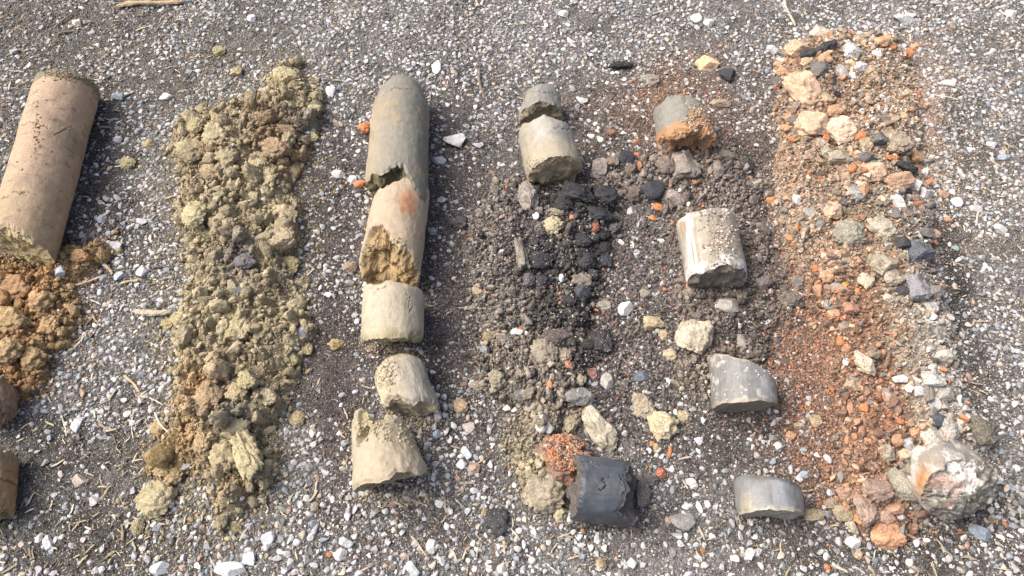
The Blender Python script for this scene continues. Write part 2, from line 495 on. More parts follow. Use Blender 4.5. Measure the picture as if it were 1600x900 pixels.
def place_word(px, py):
    if px < 330 and py < 180: return 'on the strawy ground at the top left'
    if px < 330 and py > 640: return 'on the strawy ground at the bottom left'
    if px < 300: return 'between the brown and the olive clod heaps'
    if px < 600 and py > 760: return 'on the bottom edge below the olive heap'
    if px < 600 and py < 110: return 'on the top edge above the olive heap'
    if px < 600: return 'between the olive heap and the row of beige cores'
    if px < 780 and py > 640: return 'beside the lowest beige core on its right'
    if px < 800 and py > 130: return 'between the beige cores and the dark soil heap'
    if py < 130 and px < 1220: return 'on the top edge above the split grey core'
    if py > 790 and px < 1280: return 'on the bottom edge below the charcoal core'
    if px < 1220: return 'on the burnt ground between the grey cores'
    if px > 1440: return 'on the ground right of the rubble ridge'
    return 'beside the orange and grey rubble ridge'

def dens_gravel(x, y):
    px, py = to_px(x, y)
    d = grid_at(GRAVEL, px, py)
    d = d * (1 + .8 * n2(x, y, 9, 3, 71)) 
    hd = heap_in(x, y)
    st_ = ground_cols(x, y).mean(1)
    return d * (1 - .93 * sstep(-.005, .02, hd)) * np.clip(st_ / .085, .35, 1)

ctr_x, ctr_y = P([1490, 60, 630], [757, 270, 460])

# medium stones 5..15 mm across, spaced so that they do not run into each other
n = 130000
x = RNG.uniform(X0, X1, n); y = RNG.uniform(Y0, Y1, n)
ok = in_view(x, y) & (RNG.random(n) < np.clip(1.5 * dens_gravel(x, y) ** 1.4, 0, 1)); x, y = x[ok], y[ok]
r = .0014 + .0048 * RNG.random(len(x)) ** 3.0 + .0014 * (RNG.random(len(x)) < .03)
kp = poisson(x, y, r); x, y, r = x[kp], y[kp], r[kp]
order = np.argsort(-r * scale_at(*to_px(x, y))); x, y, r = x[order], y[order], r[order]
z = surf(x, y)
sz = np.stack([r * RNG.uniform(.85, 1.35, len(x)), r * RNG.uniform(.75, 1.0, len(x)), r * RNG.uniform(.5, .8, len(x))], 1)
col = pick_cols(PAL_GRAVEL, len(x))
px, py = to_px(x, y)
seen = (px > 5) & (px < 1595) & (py > 5) & (py < 895)
single = np.zeros(len(x), bool); single[np.nonzero(seen)[0][:290]] = True
stone_meshes = [make_mesh('gravel_stone', v, f, M_STONE_O, False) for v, f in ROCK2]
for i in np.nonzero(single)[0]:
    o = link('gravel_stone', stone_meshes[RNG.integers(16)], loc=(x[i], y[i], z[i] + sz[i, 2] * .35))
    o.scale = sz[i]; o.rotation_euler = (RNG.normal(0, .2), RNG.normal(0, .2), RNG.uniform(0, 6.28)); o.color = (*col[i], 1)
    cw = colour_word(col[i]); pw = place_word(px[i], py[i])
    tag(o, f'larger {cw} gravel stone {pw}', 'stone', f'{cw} gravel stones {pw}')
g = Batch()
for q, sh in ((~single & (r >= .0031), ROCK1), (~single & (r < .0031), ROCK0)):
    g.add(sh, np.stack([x, y, z + sz[:, 2] * .15], 1)[q], sz[q], col[q])
# grit 1.5..4 mm
n = 230000
x = RNG.uniform(X0, X1, n); y = RNG.uniform(Y0, Y1, n)
ok = in_view(x, y) & (RNG.random(n) < np.clip(.6 + .4 * dens_gravel(x, y), 0, 1)); x, y = x[ok], y[ok]
r = .0007 + .0013 * RNG.random(len(x)) ** 2.0
z = surf(x, y); hd = heap_in(x, y); ok = hd < .012; x, y, r, z = x[ok], y[ok], r[ok], z[ok]
sz = np.stack([r * RNG.uniform(.9, 1.4, len(x)), r, r * RNG.uniform(.6, .9, len(x))], 1)
st = ground_cols(x, y); ok = RNG.random(len(x)) < np.clip((st.mean(1) / .10) ** 1.5, .22, 1); x, y, z, sz, st = x[ok], y[ok], z[ok], sz[ok], st[ok]
col = pick_cols(PAL_GRIT, len(x), .2)
w = np.where(RNG.random(len(x)) < .62 - .3 * np.clip(dens_gravel(x, y), 0, 1), RNG.uniform(.7, 1.0, len(x)), RNG.uniform(0, .35, len(x)))[:, None]
col = col * (1 - w) + st * RNG.uniform(.8, 2.2, (len(x), 1)) * w
g.add(ROCK0, np.stack([x, y, z + sz[:, 2] * .3], 1), sz, col, flat=False)
n = 90000
x = RNG.uniform(X0, X1, n); y = RNG.uniform(Y0, Y1, n); ok = in_view(x, y, 30); x, y = x[ok], y[ok]
ok = heap_in(x, y) < .01; x, y = x[ok], y[ok]
r = .0009 + .0022 * RNG.random(len(x)) ** 2.6; sz = np.stack([r * RNG.uniform(.9, 1.4, len(x)), r, r * RNG.uniform(.6, .9, len(x))], 1)
col = np.clip(ground_cols(x, y) * RNG.uniform(.7, 1.9, (len(x), 1)) * np.array([1.05, 1, .94]), .02, .6)
g.add(ROCK0, np.stack([x, y, surf(x, y) + sz[:, 2] * .2], 1), sz, col, flat=False)
o = g.build('fine_gravel', M_STONE_A, False)
tag(o, 'fine pale gravel and grit scattered over the earth', 'gravel', kind='stuff')

# ------------------------------------------------------------------ heap bodies and their crumbs
CLOD1 = [clod_shape(400 + k, 1) for k in range(12)]
CLOD2 = [clod_shape(420 + k, 2) for k in range(14)]
CLOD3 = [clod_shape(440 + k, 3) for k in range(14)]
CLOD4 = [clod_shape(460 + k, 4) for k in range(8)]
ROCK3 = [rock_shape(340 + k, 3, 12, .10, .5, .9) for k in range(14)]
ROCK4 = [rock_shape(360 + k, 4, 11, .13, .55, .92) for k in range(8)]

STONE3 = [rock_shape(380 + k, 3, 9, .02, .42, .85) for k in range(14)]

def heap_build(heap, name, label, cat, mat_a, mat_o, pal_at, n_small, n_med, n_big, big_name, big_label, big_cat, big_group, rocks=False,
               small=(.0011, .0028), med=(.0028, .0055), big=(.006, .011), spill=.035):
    lo, hi = heap.p.min(0) - .03, heap.p.max(0) + .03
    lo[0] = max(lo[0], -1.6)
    hx, hy = np.arange(lo[0], hi[0], .004), np.arange(lo[1], hi[1], .004)
    HX, HY = np.meshgrid(hx, hy); fx, fy = HX.ravel(), HY.ravel()
    d = heap.sd(fx, fy)
    z = ground_h(fx, fy) + heap.height(fx, fy) + .0015 * n2(fx, fy, 160, 2, 9) - .002
    base = pal_at(fx, fy, False)
    ii = np.arange(len(fx)).reshape(HX.shape)
    qd = np.stack([ii[:-1, :-1], ii[:-1, 1:], ii[1:, 1:], ii[1:, :-1]], -1).reshape(-1, 4)
    qd = qd[(d[qd] > -.008).all(1)]
    used, inv = np.unique(qd, return_inverse=True)
    tri = inv.reshape(-1, 4); tri = np.concatenate([tri[:, [0, 1, 2]], tri[:, [0, 2, 3]]])
    b = Batch()
    b.v.append(np.stack([fx, fy, z], 1)[used]); b.f.append(tri); b.c.append(base[used] * .9); b.n = len(used)
    def sample(nn, rng, spread, shapes, flatf, emb, out=False):
        xx = RNG.uniform(lo[0], hi[0], nn * 6); yy = RNG.uniform(lo[1], hi[1], nn * 6)
        dd = heap.sd(xx, yy)
        pr = sstep(-spread, .01, dd) ** 2
        k = np.nonzero((RNG.random(len(xx)) < pr) & in_view(xx, yy, 40))[0][:nn]
        xx, yy = xx[k], yy[k]
        rr = rng[0] * .8 + (rng[1] * 1.15 - rng[0] * .8) * RNG.random(len(xx)) ** 2.6
        rr = rr * (1 + .35 * n2(xx, yy, 24, 2, heap.seed + 31))
        rr = rr * (1 - .4 * sstep(.01, -.03, heap.sd(xx, yy)))
        if out: 
            kk = poisson(xx, yy, rr * .95); xx, yy, rr = xx[kk], yy[kk], rr[kk]
        s_ = np.stack([rr * RNG.uniform(.9, 1.7, len(xx)), rr * RNG.uniform(.75, 1.15, len(xx)), rr * RNG.uniform(.5, .95, len(xx))], 1)
        zz = surf(xx, yy) + s_[:, 2] * emb + RNG.uniform(-.2, .5, len(xx)) * s_[:, 2]
        cc = pal_at(xx, yy, True)
        if out: return xx, yy, zz, s_, cc
        b.add(shapes, np.stack([xx, yy, zz], 1), s_, cc, flat=flatf)
    sample(n_small, small, spill, ROCK1 if rocks else CLOD1, False, .25)
    sample(n_med, med, spill * .8, ROCK2 if rocks else CLOD2, False, .3)
    o = b.build(name, mat_a, not rocks)
    tag(o, label, cat, kind='stuff')
    xx, yy, zz, s_, cc = sample(n_big, big, spill * .6, None, False, .3, True)
    hp = to_px(heap.p[:, 0], heap.p[:, 1]); left_, right_, top_, bot_ = hp[0].min(), hp[0].max(), hp[1].min(), hp[1].max()
    meshes = [make_mesh(big_name, v, f, mat_o, True) for v, f in (ROCK3 if rocks else CLOD3)]
    for i in range(len(xx)):
        q = link(big_name, meshes[RNG.integers(len(meshes))], loc=(xx[i], yy[i], zz[i]))
        q.scale = s_[i]; q.rotation_euler = tuple(RNG.uniform(0, 6.28, 3)); q.color = (*cc[i], 1)
        qx_, qy_ = to_px(xx[i], yy[i]); lq = to_px(*P(qx_, qy_))
        t_ = (qy_ - top_) / (bot_ - top_); mid_ = left_ + (right_ - left_) * .5
        band_ = 'uppermost part' if t_ < .2 else 'upper middle' if t_ < .4 else 'middle' if t_ < .6 else 'lower middle' if t_ < .8 else 'lowest part'
        cb = cc[i]; m_ = cb.mean(); av = base.mean()
        tone = 'orange' if cb[0] > 2.2 * cb[2] and cb[0] > .4 and 'fragment' in big_label else 'dark' if m_ < av * .85 else 'pale' if m_ > av * 1.15 else 'mid toned'
        ex_ = to_px(heap.p[:, 0], heap.p[:, 1]); near_ = np.abs(ex_[1] - qy_) < 90; cx_ = ex_[0][near_].mean() if near_.any() else mid_
        side = 'left flank' if qx_ < cx_ - 22 else 'right flank' if qx_ > cx_ + 22 else 'crest'
        tag(q, f'{tone} {big_label}, {band_}, {side}', big_cat, f'{tone} {big_group}, {band_}, {side}')

def pal_brown(x, y, rnd):
    n = len(x); c = np.tile(np.array([.33, .205, .105]), (n, 1))
    t = sstep(-.1, .6, n2(x, y, 12, 2, 81))[:, None]; c = c * (1 - t) + np.array([.34, .245, .13]) * t
    if rnd: c = c * RNG.normal(1, .13, (n, 1))
    return np.clip(c, .02, .9)

def pal_olive(x, y, rnd):
    n = len(x); px, py = to_px(x, y)
    c = np.tile(np.array([.37, .32, .21]), (n, 1))
    t = sstep(-.2, .7, n2(x, y, 11, 2, 82))[:, None]; c = c * (1 - t) + np.array([.33, .275, .18]) * t
    t = sstep(.35, .8, n2(x, y, 14, 2, 83))[:, None] * .8; c = c * (1 - t) + np.array([.36, .315, .22]) * t
    for sx, sy, rr, col in ((322, 622, 40, (.37, .235, .125)), (300, 700, 34, (.36, .24, .12)), (440, 240, 40, (.31, .21, .13)), (250, 730, 40, (.38, .27, .12)),
                            (380, 412, 30, (.15, .14, .13)), (375, 655, 30, (.24, .225, .18)), (490, 215, 26, (.13, .13, .12)), (345, 240, 26, (.36, .25, .15))):
        w = .85 * np.exp(-(((px - sx) / rr) ** 2 + ((py - sy) / rr) ** 2))[:, None]; c = c * (1 - w) + np.array(col) * w
    if rnd: c = c * RNG.normal(1, .13, (n, 1))
    return np.clip(c, .02, .9)

def pal_dark(x, y, rnd):
    n = len(x); px, py = to_px(x, y)
    c = np.tile(np.array([.205, .185, .168]), (n, 1))
    t = sstep(300, 700, py)[:, None]; c = c * (1 - t) + np.array([.235, .205, .16]) * t
    wb = np.zeros(n)
    for sx, sy, rx, ry in ((915, 325, 90, 60), (918, 440, 55, 140), (845, 420, 50, 55), (930, 565, 60, 65), (865, 500, 40, 60)):
        wb = np.maximum(wb, np.exp(-(((px - sx) / rx) ** 2 + ((py - sy) / ry) ** 2) ** 1.3))
    w = np.clip(wb, 0, 1)[:, None] * .9; c = c * (1 - w) + np.array([.022, .022, .025]) * w
    w = (.9 * np.exp(-(((px - 825) / 40) ** 2 + ((py - 740) / 60) ** 2)))[:, None]; c = c * (1 - w) + np.array([.34, .295, .19]) * w
    if rnd:
        c = c * RNG.normal(1, .3, (n, 1)); u = RNG.random(n)
        c[u < .025] = (.50, .49, .46); c[(u > .025) & (u < .037)] = (.42, .19, .10); c[(u > .05) & (u < .14)] = (.055, .054, .058); c[(u > .14) & (u < .20)] = (.30, .27, .21)
    return np.clip(c, .015, .9)

def pal_lumpy(x, y, rnd):
    n = len(x); px, py = to_px(x, y)
    c = np.tile(np.array([.185, .155, .135]), (n, 1))
    w = sstep(500, 620, py)[:, None] * .6; c = c * (1 - w) + np.array([.25, .215, .16]) * w
    w = .8 * sstep(60, 20, np.hypot(px - 1165, py - 520))[:, None]; c = c * (1 - w) + np.array([.07, .062, .06]) * w
    if rnd:
        c = c * RNG.normal(1, .2, (n, 1)); u = RNG.random(n)
        c[u < .03] = (.52, .50, .47); c[(u > .03) & (u < .05)] = (.40, .19, .11); c[(u > .08) & (u < .14)] = (.06, .06, .065); c[(u > .14) & (u < .22)] = (.28, .24, .19)
    return np.clip(c, .015, .9)

def pal_rubble(x, y, rnd):
    n = len(x); px, py = to_px(x, y)
    px = px + 14 * n2(x, y, 20, 2, 91); py = py + 20 * n2(x, y, 20, 2, 92)
    c = np.tile(np.array([.36, .29, .215]), (n, 1))
    ax = 1300 + (py - 60) * .245                                   # the crest of the ridge
    w = sstep(-10, -70, px - ax + 0)[:, None] * sstep(380, 470, py)[:, None]; c = c * (1 - w) + np.array([.26, .165, .115]) * w
    w = sstep(-50, 10, px - ax)[:, None] * sstep(400, 560, py)[:, None]; c = c * (1 - w) + np.array([.38, .345, .29]) * w
    w = sstep(15, 45, px - ax)[:, None] * sstep(250, 330, py)[:, None] * sstep(520, 470, py)[:, None] * .8; c = c * (1 - w) + np.array([.13, .13, .135]) * w
    w = sstep(20, 60, px - ax)[:, None] * sstep(470, 560, py)[:, None] * .7; c = c * (1 - w) + np.array([.38, .37, .35]) * w
    w = (.8 * np.exp(-(((px - 1300) / 90) ** 2 + ((py - 190) / 110) ** 2)))[:, None]; c = c * (1 - w) + np.array([.36, .255, .18]) * w
    w = (.6 * np.exp(-(((px - 1335) / 50) ** 2 + ((py - 365) / 40) ** 2)))[:, None]; c = c * (1 - w) + np.array([.22, .21, .165]) * w
    if rnd:
        c = c * RNG.normal(1, .27, (n, 1)); u = RNG.random(n); right = px > ax - 10
        c[u < .05] = (.52, .23, .11)
        m = (u > .05) & (u < .17); c[m] = np.where(right[m][:, None], (.56, .55, .52), (.42, .24, .15))
        m = (u > .17) & (u < .24); c[m] = (.22, .21, .195)
        c[(u > .24) & (u < .25)] = (.08, .08, .085)
        c[(u > .27) & (u < .34)] = (.52, .38, .25)
    return np.clip(c, .015, .9)

heap_build(H_BROWN, 'brown_crumbled_clay', 'heap of crumbled brown clay below the long pinkish core', 'clay heap', M_CLAY_A, M_CLAY_O, pal_brown, 2600, 900, 90,
           'clay_clod', 'brown clod on the brown clay heap', 'clod', 'brown clods on the brown clay heap', small=(.0014, .0032), med=(.0032, .007), big=(.008, .014))
heap_build(H_OLIVE, 'olive_crumbled_clay', 'long heap of crumbled olive yellow clay', 'clay heap', M_CLAY_A, M_CLAY_O, pal_olive, 9000, 2300, 300,
           'clay_clod', 'small clod on the olive heap', 'clod', 'olive clods on the olive clay heap', small=(.0014, .0032), med=(.0032, .007), big=(.008, .0165))
heap_build(H_DARK, 'dark_crumbled_soil', 'long heap of crumbled dark grey soil with ash', 'soil heap', M_SOIL_A, M_SOIL_O, pal_dark, 13000, 2300, 240,
           'soil_clod', 'crumbly clod on the dark soil heap', 'clod', 'clods on the dark soil heap', small=(.0012, .0028), med=(.0028, .0055), big=(.006, .010))
heap_build(H_LUMPY, 'lumpy_burnt_soil', 'low spread of lumpy grey brown soil round the grey cores', 'soil heap', M_SOIL_A, M_SOIL_O, pal_lumpy, 8500, 1700, 190,
           'soil_clod', 'clod round the white streaked core', 'clod', 'clods round the white streaked core', small=(.0012, .0028), med=(.0028, .0055), big=(.006, .010))
heap_build(H_RUBBLE, 'burnt_rubble_grit', 'ridge of orange, tan and grey burnt clay rubble', 'rubble heap', M_STONE_A, M_ROCK_O, pal_rubble, 26000, 4200, 295,
           'rubble_piece', 'clay fragment on the rubble ridge', 'rubble', 'fragments on the rubble ridge', rocks=True,
           small=(.0010, .0026), med=(.0026, .0062), big=(.0055, .0100), spill=.035)

# loose orange and tan crumbs over the burnt ground: a stuff sheet of fine bits
g = Batch()
def crumbs(sx, sy, rx, ry, nn, pal, rng=(.0010, .0030), shapes=None):
    qx = sx + rx * RNG.normal(0, .6, nn); qy = sy + ry * RNG.normal(0, .6, nn)
    x, y = P(qx, qy); r = rng[0] + (rng[1] - rng[0]) * RNG.random(nn) ** 2.2
    s = np.stack([r * RNG.uniform(.9, 1.4, nn), r * .95, r * RNG.uniform(.6, .9, nn)], 1)
    g.add(shapes or ROCK1, np.stack([x, y, surf(x, y) + s[:, 2] * .35], 1), s, pick_cols(pal, nn, .18), flat=False)
OR = [(3, (.44, .20, .10)), (5, (.28, .16, .105)), (5, (.22, .15, .11)), (3, (.15, .13, .12)), (1, (.45, .42, .38))]
TN = [(5, (.42, .33, .25)), (3, (.30, .25, .20)), (2, (.46, .29, .19)), (3, (.50, .48, .44))]
DK = [(5, (.13, .115, .105)), (4, (.20, .175, .15)), (3, (.05, .05, .052)), (.4, (.38, .18, .10)), (1, (.44, .42, .40))]
OV = [(5, (.33, .28, .15)), (3, (.28, .24, .14)), (1, (.36, .24, .12))]
crumbs(1262, 520, 60, 150, 3200, OR); crumbs(1290, 680, 70, 130, 2600, OR); crumbs(1210, 600, 50, 120, 900, OR); crumbs(1060, 170, 90, 60, 900, OR)
crumbs(1420, 210, 60, 120, 3600, TN); crumbs(1250, 350, 60, 100, 1800, TN); crumbs(1200, 200, 70, 110, 1300, DK); crumbs(1500, 300, 60, 120, 700, TN)
crumbs(980, 420, 90, 190, 4600, DK, (.001, .0042)); crumbs(985, 570, 60, 90, 1200, DK, (.001, .004)); crumbs(1000, 600, 90, 120, 1800, DK); crumbs(770, 480, 60, 240, 2600, DK); crumbs(960, 240, 110, 80, 1500, DK)
crumbs(1120, 620, 130, 100, 1300, DK); crumbs(1530, 560, 50, 180, 900, DK); crumbs(1100, 400, 140, 200, 2500, DK, (.001, .0035))
crumbs(270, 540, 60, 240, 500, OV, (.001, .004), CLOD1); crumbs(480, 300, 50, 230, 600, OV, (.001, .004), CLOD1); crumbs(300, 790, 120, 60, 350, OV, (.001, .0045), CLOD1)
crumbs(120, 500, 50, 120, 260, [(1, (.33, .21, .11))], (.001, .0035), CLOD1); crumbs(440, 120, 50, 40, 300, OV, (.001, .004), CLOD1)
crumbs(350, 100, 60, 60, 60, OV, (.0015, .0045), CLOD1); crumbs(620, 400, 90, 350, 500, TN, (.001, .0022), CLOD1)
BG = [(4, (.42, .36, .26)), (3, (.34, .29, .20)), (2, (.26, .22, .17))]
for qx_, qy_, rx_, ry_, k_, pl_ in ((610, 448, 50, 14, 500, BG), (612, 545, 50, 12, 420, BG), (655, 655, 34, 12, 260, BG), (612, 778, 62, 12, 360, BG), (556, 700, 14, 70, 200, BG),
        (30, 412, 60, 14, 300, [(1, (.36, .28, .15))]), (575, 330, 12, 60, 160, BG), (865, 290, 46, 14, 300, BG), (1075, 246, 60, 16, 500, OR), (1120, 462, 50, 12, 400, DK),
        (1163, 652, 56, 12, 420, DK), (1204, 814, 58, 12, 420, DK), (945, 822, 62, 14, 300, DK), (1500, 818, 70, 16, 700, DK), (1440, 790, 30, 40, 300, TN), (1212, 600, 12, 44, 220, DK), (667, 700, 12, 70, 160, BG)):
    crumbs(qx_, qy_, rx_, ry_, k_, pl_, (.0007, .0032), CLOD1)
o = g.build('scattered_crumbs', M_STONE_A, True)
tag(o, 'loose orange, tan and dark crumbs strewn over the ground', 'crumbs', kind='stuff')

# ------------------------------------------------------------------ straw, bark and twigs
def strip_mesh(name, mat, seed, segs=5, flat=.25):
    """a bent sliver, length 2 along X, half width 1, half thickness 1 (scaled per object)"""
    v, f = strip_shape(seed, segs, flat)
    return make_mesh(name, v, f, mat, False)
def strip_shape(seed, segs=5, flat=.25):
    r = np.random.default_rng(seed); vs = []; bend = r.normal(0, 1.2); b2 = r.normal(0, .6)
    for k in range(segs + 1):
        t = k / segs * 2 - 1; w = (1 - .35 * abs(t) ** 3) * r.uniform(.8, 1.1)
        off = bend * (t * t - .4) + b2 * t ** 3; up = .8 * (1 - t * t)
        vs += [(t, off - w, up - 1), (t, off + w, up - 1), (t, off + w, up + 1), (t, off - w, up + 1)]
    f = []
    for k in range(segs):
        a = 4 * k
        for c in range(4): f.append([a + c, a + (c + 1) % 4, a + 4 + (c + 1) % 4, a + 4 + c])
    f.append([3, 2, 1, 0]); e = 4 * segs; f.append([e, e + 1, e + 2, e + 3])
    return np.array(vs, float), np.array(f)
STRIPS = [strip_shape(700 + k) for k in range(12)]
PAL_STRAW = [(5, (.48, .41, .29)), (4, (.38, .31, .21)), (3, (.24, .19, .13)), (2, (.58, .53, .42)), (2, (.13, .10, .08))]
n = 40000
x = RNG.uniform(X0, X1, n); y = RNG.uniform(Y0, Y1, n); px, py = to_px(x, y)
ok = in_view(x, y) & (RNG.random(n) < grid_at(STRAW, px, py)) & (heap_in(x, y) < .0); x, y = x[ok], y[ok]
L = .0016 + .0095 * RNG.random(len(x)) ** 3.6
z = surf(x, y)
sz = np.stack([L, np.clip(L * RNG.uniform(.05, .22, len(x)), .0004, .0013), np.full(len(x), .00045)], 1)
col = pick_cols(PAL_STRAW, len(x), .15); px, py = to_px(x, y)
order = np.argsort(-L); vis = (px > 5) & (px < 1595) & (py > 5) & (py < 895)
single = np.zeros(len(x), bool); single[[i for i in order if vis[i]][:160]] = True
strip_meshes = [strip_mesh('straw_piece', M_STRAW_O, 700 + k) for k in range(12)]
for i in np.nonzero(single)[0]:
    o = link('straw_piece', strip_meshes[RNG.integers(12)], loc=(x[i], y[i], z[i] + .0035))
    o.scale = sz[i] * (1.1, 1.2, 1.2); o.rotation_euler = (RNG.normal(0, .2), RNG.normal(0, .15), RNG.uniform(0, 6.28)); o.color = (*col[i], 1)
    dk = 'dark' if col[i].mean() < .22 else 'pale'; pw = place_word(px[i], py[i])
    tag(o, f'{dk} dry straw sliver {pw}', 'straw', f'{dk} straw slivers {pw}')
b = Batch(); q = ~single
b.add(STRIPS, np.stack([x, y, z + .003], 1)[q], sz[q], col[q])
tag(b.build('straw_litter', M_STRAW_A, False), 'fine straw and bark litter strewn over the ground', 'straw litter', kind='stuff')

def seat(px, py, half_z, emb):
    """ground position under a picture point for something half_z tall"""
    z = 0.0
    for _ in range(6):
        x, y = P(px, py, z); z = float(surf(x, y)[0]) + half_z * emb
    return float(x), float(y), z

def twig(px0, py0, px1, py1, w, col, label, cat='twig', name='twig', seed=0, thick=.5):
    s = scale_at((px0 + px1) / 2, (py0 + py1) / 2)
    x0, y0, z0 = seat(px0, py0, w / s, .6); x1, y1, z1 = seat(px1, py1, w / s, .6)
    r = np.random.default_rng(seed + 5); K, S = 8, 14; vs = []
    d = np.array([x1 - x0, y1 - y0, z1 - z0]); L = np.linalg.norm(d); d /= L
    sd_ = np.cross(d, (0, 0, 1)); sd_ /= np.linalg.norm(sd_); up = np.cross(sd_, d)
    for k in range(S + 1):
        t = k / S; c = d * (t - .5) * L + sd_ * L * .03 * math.sin(t * 5 + seed) + up * L * .01 * math.sin(t * 4)
        rad = w / s / 2 * (1 - .25 * t) * r.uniform(.8, 1.15) * (1 if 0 < k < S else .55)
        for a in range(K):
            th = a / K * 2 * math.pi; q = r.uniform(.85, 1.15)
            vs.append(c + rad * q * (math.cos(th) * sd_ + thick * 1.4 * math.sin(th) * up))
    f = [[k * K + a, k * K + (a + 1) % K, (k + 1) * K + (a + 1) % K, (k + 1) * K + a] for k in range(S) for a in range(K)]
    n0 = len(vs); vs += [d * -.5 * L, d * .5 * L]
    vs[n0] = np.mean(vs[:K], 0); vs[n0 + 1] = np.mean(vs[S * K:S * K + K], 0)
    f += [[n0, (a + 1) % K, a, a] for a in range(0)]
    tri = [[k, kk] for k, kk in ()]
    bm = bmesh.new(); bv = [bm.verts.new(tuple(v)) for v in vs]
    for q in f: bm.faces.new([bv[i] for i in q])
    for a in range(K):
        bm.faces.new([bv[n0], bv[(a + 1) % K], bv[a]]); bm.faces.new([bv[n0 + 1], bv[S * K + a], bv[S * K + (a + 1) % K]])
    bmesh.ops.recalc_face_normals(bm, faces=bm.faces)
    me = bpy.data.meshes.new(name); bm.to_mesh(me); bm.free(); me.materials.append(M_CHAR_O if max(col) < .06 else M_STRAW_O)
    o = link(name, me, loc=((x0 + x1) / 2, (y0 + y1) / 2, (z0 + z1) / 2)); o.color = (*col, 1)
    return tag(o, label, cat)

TAN = (.46, .37, .25); BRN = (.20, .15, .11); PAL = (.56, .52, .45)
for a in [
    (182, 10, 285, 0, 9, (.42, .32, .20), 'long tan wooden stick on the top edge above the olive heap', 'stick', 'wooden_stick'),
    (210, 487, 266, 489, 12, (.42, .37, .28), 'flat splinter of grey wood lying beside the olive heap', 'wood splinter', 'wood_splinter'),
    (85, 44, 112, 20, 4, BRN, 'dark bent twig in the straw above the pinkish core', 'twig', 'twig'),
    (88, 53, 122, 47, 4, BRN, 'short brown twig lying level above the pinkish core', 'twig', 'twig'),
    (242, 50, 268, 22, 2.5, (.32, .27, .2), 'thin slanting twig above the olive heap', 'twig', 'twig'),
    (748, 106, 755, 154, 5, (.20, .16, .13), 'upright dark twig between the beige and the split grey cores', 'twig', 'twig'),
    (446, 458, 492, 420, 3.5, PAL, 'pale curved twig right of the olive heap', 'twig', 'twig'),
    (112, 446, 162, 430, 4, TAN, 'thin tan twig right of the brown heap', 'twig', 'twig'),
    (156, 405, 176, 428, 6, TAN, 'short forked tan twig right of the brown heap', 'twig', 'twig'),
    (188, 443, 216, 437, 5, TAN, 'short tan twig in the gravel left of the olive heap', 'twig', 'twig'),
    (195, 586, 218, 612, 5, TAN, 'bent tan twig in the gravel between the clay heaps', 'twig', 'twig'),
    (220, 618, 256, 632, 3, PAL, 'pale straight straw stalk left of the olive heap', 'straw stalk', 'straw_stalk'),
    (240, 645, 268, 682, 3, PAL, 'pale slanting straw stalk against the olive heap', 'straw stalk', 'straw_stalk'),
    (207, 640, 208, 690, 2, PAL, 'thin upright pale stalk below the twigs between the heaps', 'straw stalk', 'straw_stalk'),
    (96, 640, 103, 682, 3, PAL, 'upright pale stalk above the bottom straw litter', 'straw stalk', 'straw_stalk'),
    (1225, 0, 1241, 40, 5, (.5, .44, .36), 'pale bark sliver on the top edge above the rubble ridge', 'bark sliver', 'bark_sliver'),
    (1215, 48, 1247, 56, 3, BRN, 'thin dark twig above the rubble ridge', 'twig', 'twig'),
    (1462, 148, 1498, 156, 3, PAL, 'pale straw stalk right of the rubble ridge top', 'straw stalk', 'straw_stalk'),
    (1530, 330, 1524, 352, 3, PAL, 'small pale stalk on the gravel at the right edge', 'straw stalk', 'straw_stalk'),
    (1408, 832, 1448, 850, 5, (.36, .24, .15), 'brown twig beside the large orange clod', 'twig', 'twig'),
    (1335, 886, 1352, 896, 3, PAL, 'pale stalk below the large orange clod', 'straw stalk', 'straw_stalk'),
    (1300, 880, 1325, 895, 6, PAL, 'wide pale straw piece below the small tan fragment', 'straw stalk', 'straw_stalk'),
    (642, 838, 668, 868, 4, TAN, 'tan twig between the lowest beige core and the bottom edge', 'twig', 'twig'),
    (640, 755, 700, 752, 3, BRN, 'thin brown twig beside the lowest beige core', 'twig', 'twig'),
    (718, 756, 742, 753, 5, (.36, .31, .22), 'short brown straw left of the dark lump', 'straw stalk', 'straw_stalk'),
    (855, 880, 872, 898, 3, PAL, 'pale stalk on the bottom edge below the charcoal core', 'straw stalk', 'straw_stalk'),
    (787, 845, 789, 866, 5, (.45, .38, .27), 'short tan stalk below the dark lump', 'straw stalk', 'straw_stalk'),
    (984, 815, 987, 838, 3, TAN, 'thin tan stalk below the charcoal core', 'straw stalk', 'straw_stalk'),
    (935, 467, 962, 468, 3, (.30, .17, .12), 'small reddish twig left of the white stone', 'twig', 'twig'),
    (1298, 92, 1303, 142, 5, (.022, .022, .026), 'thin upright charred stick among the rubble rocks', 'charred stick', 'charred_stick'),
    (1305, 142, 1312, 150, 9, (.03, .03, .035), 'black charred stub at the foot of the charred stick', 'charred stick', 'charred_stub'),
    (1250, 88, 1308, 66, 15, (.035, .033, .035), 'thick charred wood piece lying over the top rubble rocks', 'charred wood', 'charred_wood'),
]: twig(*a[:6], a[6], a[7], a[8], seed=int(a[0] + a[1]))

